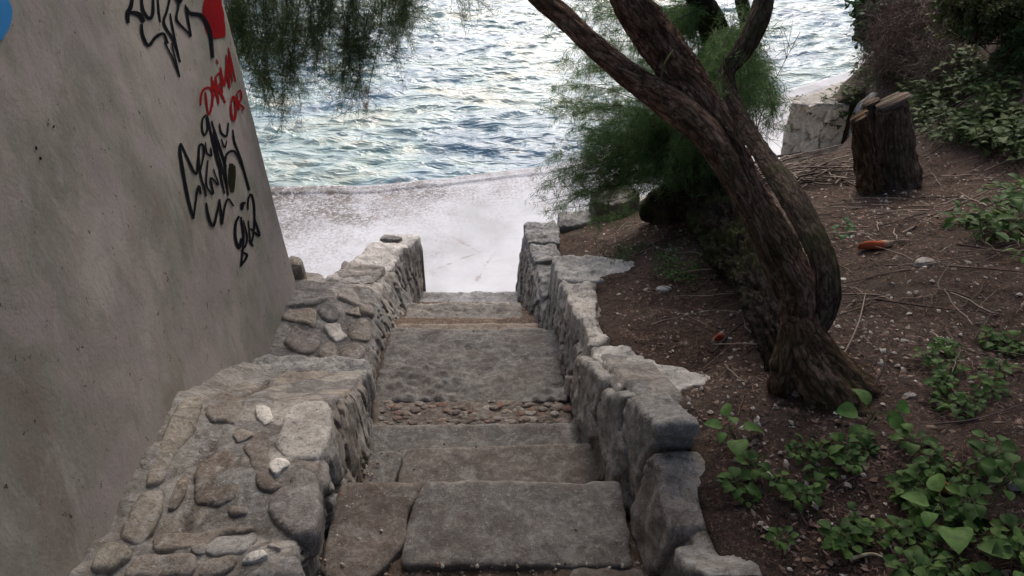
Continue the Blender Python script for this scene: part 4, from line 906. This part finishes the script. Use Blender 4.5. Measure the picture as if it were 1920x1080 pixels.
def onsoil(px, py):
    p = hit(px, py, g_soil, .8, 14, 200); return p
def inq(pl, n, r):
    pl = np.array(pl); out = []
    while len(out) < n:
        q = r.uniform(pl.min(0), pl.max(0))
        if inpoly(pl, q[:1], q[1:])[0]: out.append(q)
    return out
r = np.random.default_rng(21)
for i, q in enumerate(inq([(1380,900),(1480,850),(1640,790),(1850,840),(1860,930),(1930,960),(1930,1120),(1640,1120),(1540,1030),(1400,1000)], 62, r)):
    p = onsoil(*q)
    put_plant(("g", i % 7), p, r.uniform(.6, 1.3), r.random() * 6.28, "round-leaved green seedling in the dense patch at the bottom right of the bank", group="seedlings in the bottom right patch", name="seedling", seed=600 + i % 7, nl=12, L=.034, h=.055)
for (x, y, s, l) in [(1385,830,1.2,"small plant with two bright upright leaves left of the big seedling patch"),(1635,790,1.5,"seedling with a tall pale leaf just below the leaning tree's roots"),(1790,1000,1.5,"bright broad-leaved plant in front of the seedling patch"),(1895,1045,1.25,"largest broad yellow green leaves at the very bottom right corner")]:
    p = onsoil(x, y); put_plant(("b", int(x) % 3), p, s, r.random() * 6.28, l, seed=640 + x % 3, nl=6, L=.055, h=.07, col=[(.10, .2, .045), (.13, .23, .06)])
for i, q in enumerate(inq([(1720,670),(1800,650),(1900,600),(1930,700),(1930,800),(1830,770),(1760,790)], 22, r)):
    put_plant(("g", i % 7), onsoil(*q), r.uniform(.7, 1.25), r.random() * 6.28, "green seedling in the straggling patch at the right edge, halfway down the bank", group="seedlings at the right edge", name="seedling", seed=600 + i % 7, nl=12, L=.034, h=.055)
for i, q in enumerate(inq([(1800,420),(1850,380),(1930,370),(1930,520),(1850,500)], 18, r)):
    put_plant(("n", i % 4), onsoil(*q), r.uniform(1.0, 1.6), r.random() * 6.28, "narrow-leaved green weed in the clump at the right edge above the bare soil", group="weeds at the upper right edge", name="weed", seed=660 + i % 4, nl=12, L=.06, h=.09, wr=.42)
for i, q in enumerate(inq([(1600,120),(1690,90),(1800,110),(1925,140),(1925,310),(1850,290),(1760,280),(1700,230),(1640,190),(1560,260),(1500,215),(1530,190)], 165, r)):
    p = onsoil(*q)
    if p is None: continue
    put_plant(("h", i % 5), p, r.uniform(.7, 1.5), r.random() * 6.28, "low green plant among the undergrowth on the slope behind the stump", group="undergrowth behind the stump", name="undergrowth_plant", seed=680 + i % 5, nl=15, L=.06, h=.13, wr=.6, col=[(.05, .085, .02), (.035, .06, .016), (.065, .10, .025)])
for i, q in enumerate(inq([(1140,470),(1240,470),(1310,510),(1310,560),(1250,530),(1150,500)], 16, r)):
    put_plant(("f", i % 4), onsoil(*q), r.uniform(.7, 1.1), r.random() * 6.28, "fine-leaved bright green weed at the edge of the stone coping, below the drooping foliage", group="weeds by the coping", name="weed", seed=700 + i % 4, nl=26, L=.028, h=.09, wr=.35, col=[(.08, .19, .04), (.06, .14, .03)])
for (x, y) in [(1575,425),(1580,440)]: put_plant(("b", 1), onsoil(x, y), .9, x, "lone small green sprout between the leaning trunk and the stump", group="sprouts by the trunk", name="sprout", seed=641, nl=6, L=.055, h=.07, col=[(.06, .15, .05), (.05, .12, .04)])
# bushes on the hill
def bush(name, c, rad, n, ln, w, cols, seed, label, leafy=True, stems=40, droop=.3):
    rr = np.random.default_rng(seed); e = empty(name, (c[0], c[1], c[2] - rad[2]), label, "bush"); tb = []; tp = []
    for i in range(stems):
        d = rr.normal(size=3); d /= np.linalg.norm(d); d[2] = abs(d[2]) * .9; end = np.array(c) + d * np.array(rad) * rr.uniform(.6, 1.05); st = np.array(c) + np.array([rr.normal(0, .15) * rad[0], rr.normal(0, .15) * rad[1], -rad[2] * .8])
        C = cr([st, (st + end) / 2 + rr.normal(size=3) * .06, end], 6); tb.append(thin(C, .005, .0015)); D = np.gradient(C, axis=0)
        for k in range(4, len(C)): tp.append(np.r_[C[k] + rr.normal(size=3) * .03, D[k]])
    V, F, C = needles(tp, n, ln, w, cols, seed=seed, spread=1.0, droop=droop); mk("foliage" if leafy else "dry_stems", V, F, M_leaf if leafy else M_twig, e, C, smooth=False)
    V, F, _ = join(tb); mk("branches", V, F, M_twig, e, np.tile((.10, .07, .055), (len(V), 1))); return e
p = at(1650, 30, y=8.6); bush("ivy_bush", p, (.32, .4, .45), 9, .07, .024, [(.03, .07, .025), (.045, .1, .035), (.02, .05, .02)], 61, "dark glossy ivy bush at the top corner of the slope against the sea", stems=90)
p = at(1730, 60, y=7.4); bush("dry_bush", p, (.7, .5, .45), 7, .12, .0022, [(.14, .09, .075), (.19, .13, .10), (.10, .07, .055)], 62, "dry pinkish brown bramble thicket at the top of the slope", False, 150)
p = at(1800, 130, y=6.6); bush("dry_bush", p, (.6, .4, .3), 6, .12, .0020, [(.11, .08, .06), (.16, .12, .09), (.08, .06, .045)], 65, "brown tangle of dead stems just above the green undergrowth", False, 110)
p = at(1690, 120, y=7.6); bush('dry_bush', p, (.45, .4, .28), 6, .10, .0020, [(.10, .075, .055), (.14, .11, .08), (.07, .055, .04)], 66, 'low brown tangle of dead stems on the slope edge just above the promenade', False, 90)
p = at(1860, 10, y=6.0); bush("green_bush", p, (.55, .4, .35), 8, .05, .012, [(.05, .075, .022), (.075, .095, .03), (.10, .085, .05)], 63, "mid green bush at the upper right corner of the picture", stems=110)
p = at(1950, 90, y=5.6); bush("green_bush", p, (.3, .4, .35), 8, .05, .012, [(.04, .07, .02), (.05, .09, .03)], 64, "dark green bush hanging in from the right edge under the bare branch", stems=60)
# thin bare shrubs right of the trunk
for i, (xb, yb, xt, yt, lb) in enumerate([(1400,320,1375,110,"thin bare sapling standing closest to the leaning trunk, its tip over the water"),(1425,320,1410,60,"tall wispy sapling between the trunk and the pale wall corner"),(1400,325,1500,60,"slanting bare sapling leaning right towards the pale wall corner"),(1380,330,1440,230,"short feathery sapling at the foot of the slanting one")]):
    a = at(xb, yb, y=5.6); b = at(xt, yt, y=5.7); e = empty("sapling", a, lb, "sapling", "thin saplings right of the trunk"); tb, tp = spray(a, b, .006, 70 + i, 16, .22, .0, .3)
    V, F, _ = join(tb); mk("stem", V, F, M_twig, e, np.tile((.05, .036, .027), (len(V), 1))); V, F, C = needles(tp, (7, 2, 1, 7)[i], .035, .0012, DARK, seed=i, droop=0); mk("leaves", V, F, M_needle, e, C, smooth=False)

# ------------------------------------------------------------------ litter
def soil_pts(n, r, reg=None):
    q = np.stack([r.uniform(1040, 1925, n), r.uniform(300, 1090, n) if reg is None else r.uniform(*reg, n)], 1); out = []
    xs = r.uniform(.5, 3.6, n * 2); ys = r.uniform(1.0, 6.3, n * 2)
    return xs, ys
def scatter_chips(n, sz, cols, seed, name, label, xr=(.5, 3.4), yr=(1.0, 6.2), asp=(.4, 1), th=.25, zf=None):
    r = np.random.default_rng(seed); P = []; k = 0; X = r.uniform(*xr, n * 3); Y = 1.0 + (yr[1] - 1.0) * r.random(n * 3) ** 1.5
    keep = (X > tab(RE, Y) + .14) & (fbm(np.stack([X, Y], -1), 2.2, 3, seed) > r.uniform(-.5, .35, n * 3)); X, Y = X[keep][:n], Y[keep][:n]; Z = soil_z(X, Y); N = len(X)
    s = sz * r.uniform(.4, 1.5, N) ** 1.3; a = r.uniform(0, 6.28, N); L = s; W = s * r.uniform(*asp, N); H = s * th
    d = np.stack([np.cos(a), np.sin(a), r.normal(0, .3, N)], -1); e = np.stack([-np.sin(a), np.cos(a), r.normal(0, .3, N)], -1); u = np.array([0, 0, 1.])
    c = np.stack([X, Y, Z + H * .4], -1); L, W, H = L[:, None], W[:, None], H[:, None]
    j = lambda: 1 + r.uniform(-.3, .3, (N, 1))
    V = np.stack([c - d*L*j(), c + e*W*j(), c + d*L*j(), c - e*W*j(), c + u*H - d*L*.4, c + u*H + e*W*.4 , c + u*H + d*L*.5*j(), c + u*H*.8 - e*W*.4], 1)
    f = np.array([(4,7,6,5),(0,3,7,4),(3,2,6,7),(2,1,5,6),(1,0,4,5)]); F = (f[None] + (np.arange(N) * 8)[:, None, None]).reshape(-1, 4)
    C = np.repeat(np.array(cols)[r.integers(0, len(cols), N)] * r.uniform(.7, 1.25, (N, 1)), 8, 0)
    tag(mk(name, V.reshape(-1, 3), F, M_chip, None, C, smooth=False), label, name.replace("_", " "), kind="stuff")
scatter_chips(26000, .010, [(.12, .07, .05), (.08, .048, .036), (.16, .105, .08), (.05, .034, .027), (.22, .16, .12), (.10, .06, .045)], 81, "leaf_litter", "brown leaf litter and bark crumbs covering the bank", asp=(.15, .7), th=.12)
scatter_chips(2600, .0085, [(.38, .33, .27), (.30, .25, .2), (.45, .41, .35)], 82, "gravel", "pale stone chips scattered over the bank", th=.5)
def step_grit(n, seed):
    r = np.random.default_rng(seed); X = r.uniform(-.62, .46, n * 4); Y = r.uniform(1.4, 5.1, n * 4); xr_, xl_ = tab(XR, Y), tab(XL, Y)
    edge = np.minimum(np.abs(X - xr_ - .02), np.abs(X - xl_ - .03)); back = np.minimum.reduce([np.abs(Y - q) for q in (1.93, 2.40, 2.66, 3.70, 3.98, 4.56)]); front = np.where(Y < 1.53, 0, 1)
    k = r.random(n * 4) < np.where(front == 0, 1, .02 + .9 * np.exp(-edge / .03) + .5 * np.exp(-back / .03) * (fbm(np.stack([X, Y], -1), 4, 2, 3) > 0)); X, Y = X[k][:n], Y[k][:n]
    top = np.interp(Y, [1.4, 1.51, 1.511, 1.855, 1.86, 2.335, 2.34, 2.59, 2.60, 2.84, 2.841, 3.635, 3.64, 3.90, 3.91, 4.5, 4.505, 5.17], [1.735, 1.735, 1.753, 1.753, 1.463, 1.463, 1.333, 1.333, 1.25, 1.25, 1.245, 1.11, .953, .953, .70, .70, .36, .36])
    gut = (X > tab(XR, Y) + .0) | (X < tab(XL, Y) + .0); Z = np.where(gut, tab(BED, Y) + .03 * sst(X - tab(XR, Y), .02, .12), top) - .001; N = len(X)
    s_ = .0042 * r.uniform(.4, 1.7, N) ** 1.5; V = []; c = np.stack([X, Y, Z], -1)
    U = np.array([(1, 0, 0), (0, 1, 0), (-1, 0, 0), (0, -1, 0), (.4, .3, .8), (-.4, .3, .7), (-.4, -.4, .8), (.4, -.4, .7)]); a = r.uniform(0, 6.28, N); R2 = np.stack([np.cos(a), -np.sin(a), np.sin(a), np.cos(a)], -1).reshape(N, 2, 2)
    D = U[None] * r.uniform(.6, 1.3, (N, 8, 1)); D[..., :2] = np.einsum('nij,nkj->nki', R2, D[..., :2]); V = c[:, None] + D * s_[:, None, None]
    f = np.array([(0,1,5,4),(1,2,6,5),(2,3,7,6),(3,0,4,7),(4,5,6,7)]); F = (f[None] + (np.arange(N) * 8)[:, None, None]).reshape(-1, 4)
    cols = np.array([(.2, .16, .12), (.12, .085, .06), (.34, .30, .25), (.09, .06, .04), (.16, .09, .06), (.27, .24, .2)]); C = np.repeat(cols[r.integers(0, 6, N)], 8, 0)
    tag(mk("grit", V.reshape(-1, 3), F, M_chip, None, C, smooth=False), "fine grit and crumbs lying in the joints of the stone steps", "grit", kind="stuff")
step_grit(2600, 91)
def twigs(n, seed, name, label, L0, cols, xr, yr, r0=.0018, kind="stuff", up=.0):
    r = np.random.default_rng(seed); P = []
    for i in range(n):
        x = r.uniform(*xr); y = r.uniform(*yr); a = r.uniform(0, 6.28); L = L0 * r.uniform(.4, 1.5)
        if x < tab(RE, y) + .15: continue
        t = np.linspace(-.5, .5, 6); bx = x + np.cos(a) * L * t + r.normal(0, L * .025, 6).cumsum(); by = y + np.sin(a) * L * t + r.normal(0, L * .025, 6).cumsum()
        z = soil_z(bx, by); z = np.maximum(z, np.linspace(z[0], z[-1], 6)) + .004 + up * r.random() + abs(r.normal(0, .006))
        rr_ = r0 * r.uniform(.5, 1.8); V, F = thin(np.stack([bx, by, z], -1), rr_, rr_ * .5); P.append((V, F, np.tile(np.array(cols[r.integers(len(cols))]) * r.uniform(.7, 1.2), (len(V), 1))))
    V, F, C = join(P); return tag(mk(name, V, F, M_twig, None, C), label, name.replace("_", " "), kind=kind)
TW = [(.17, .13, .10), (.10, .07, .055), (.25, .20, .16), (.06, .045, .035)]
twigs(2200, 83, "needle_litter", "fine fallen needles and twiglets on the bank", .07, [(.14, .08, .055), (.20, .13, .09), (.08, .05, .035)], (.5, 3.6), (1.0, 6.0), .0011)
twigs(520, 84, "dead_twigs", "dead twigs strewn around the stump and tree roots", .26, TW, (.8, 3.4), (2.0, 6.3), .0028, up=.03)
twigs(260, 85, "brushwood", "heap of dead brushwood between the trunk and the stump", .5, TW, (1.7, 2.5), (5.0, 6.5), .0045, up=.10)
# larger sticks, stones and scraps
def stick(pts, r0, label, col=(.22, .17, .13), lift=.01):
    P = [onsoil(x, y) for x, y in pts]; P = [p + np.array([0, 0, lift + (l_ if (l_ := 0) else 0)]) for p in P]; V, F = thin(cr(P, 6), r0, r0 * .5, 6)
    tag(mk("stick", V, F, M_twig, None, np.tile(col, (len(V), 1))), label, "stick")
stick([(1520,748),(1570,690),(1605,620),(1620,560)], .004, "long thin curved stick lying against the foot of the leaning trunk", lift=.03)
stick([(1335,668),(1375,625),(1410,602)], .006, "short dark stick by the red and white scrap", (.07, .055, .045), .02)
stick([(1500,530),(1565,545),(1620,555)], .003, "pale curved twig right of the trunk at mid height")
stick([(1690,440),(1770,400),(1850,360)], .005, "long pale stick on the soil right of the stump")
stick([(1850,920),(1880,905),(1925,885)], .003, "thin pale stick at the right edge beside the seedlings")
stick([(1590,1058),(1630,1048),(1660,1058)], .005, "dry straw-coloured blade lying below the seedling patch", (.40, .32, .2), .02)
stick([(1750,800),(1830,790),(1925,760)], .0035, "dark slender stick crossing the soil above the seedling patch", (.09, .065, .055))
for x, y, w_, c, lb in [(1735,495,24,(.40,.35,.31),"flat pale stone on the soil right of the orange shard"),(1705,743,14,(.36,.31,.27),"small pale stone right of the tree roots"),(1910,912,22,(.36,.33,.30),"grey stone at the right edge among the seedlings"),(1245,545,18,(.36,.35,.33),"pale grey stone among the weeds by the coping"),(1352,640,20,(.22,.19,.16),"dark stone tucked under the trunk"),(1900,287,20,(.17,.11,.085),"brown stone high on the slope at the right edge"),
                       (1565,512,10,(.5,.46,.40),"larger of two white pebbles right of the trunk fork"),(1580,525,8,(.5,.46,.40),"smaller of two white pebbles right of the trunk fork")]:
    c0 = onsoil(x, y); t = c0[1] / ray(x, y)[1]; s = w_ / FPX * t; V, F, C = slab([(s * .9 * math.cos(a) * random.uniform(.8, 1.1), s * .6 * math.sin(a) * random.uniform(.8, 1.1)) for a in np.arange(7) * .897], ((c0[0], c0[1], c0[2] + s * .35), (1, 0, 0), (0, 1, 0), (0, 0, 1)), s * .5, res=s * .12, rnd=s * .3, rough=s * .04, jit=s * .05, seed=int(x), base=c)
    tag(mk("stone", V, F, M_pale, None, C), lb, "stone")
def scrap(px, py, ln, wd, ang, c1, c2, name, label, cat):
    c0 = onsoil(px, py); n = 16; t = np.linspace(-1, 1, n); m = 8; s = np.linspace(-1, 1, m); T, S = np.meshgrid(t, s, indexing='ij'); W = wd * (1 - .75 * np.abs(T) ** 2.2)
    x = T * ln; y = S * W; z = .02 + .022 * (1 - S ** 2) + .006 * fbm(np.stack([x, y], -1), 60, 2, 3); ca, sa = math.cos(ang), math.sin(ang)
    X = c0[0] + x * ca - y * sa; Y = c0[1] + x * sa + y * ca; Z = soil_z(X, Y) * .4 + c0[2] * .6 + z
    V = np.stack([X, Y, Z], -1).reshape(-1, 3); Vb = V.copy(); Vb[:, 2] -= .012
    k = sst((T + .15 * S).ravel(), .25, .45)[:, None]; C = np.array(c1) * (1 - k) + np.array(c2) * k
    F = np.vstack([gridF(n, m), gridF(n, m)[:, ::-1] + n * m]); ring = [i * m for i in range(n)] + [(n-1) * m + j for j in range(1, m)] + [i * m + m - 1 for i in range(n - 2, -1, -1)] + [j for j in range(m - 2, 0, -1)]
    E = np.array([(ring[i], ring[i] + n*m, ring[(i+1) % len(ring)] + n*m, ring[(i+1) % len(ring)]) for i in range(len(ring))])
    tag(mk(name, np.vstack([V, Vb]), np.vstack([F, E]), M_chip, None, np.vstack([C, C])), label, cat)
scrap(1640, 466, .085, .026, .05, (.34, .075, .03), (.38, .25, .17), "roof_tile_shard", "curved orange red shard lying on the soil right of the trunk", "shard")
scrap(1347, 640, .030, .022, .9, (.33, .07, .035), (.38, .35, .33), "paper_scrap", "crumpled red and white scrap left of the trunk base", "litter")
scrap(1075, 491, .055, .018, .1, (.34, .11, .04), (.22, .09, .05), "dead_leaf", "curled orange dead leaf beside the end of the right wall", "leaf")
scrap(1770, 928, .020, .010, -.6, (.32, .12, .05), (.26, .1, .05), "dead_leaf", "small orange dead leaf among the bottom right seedlings", "leaf")
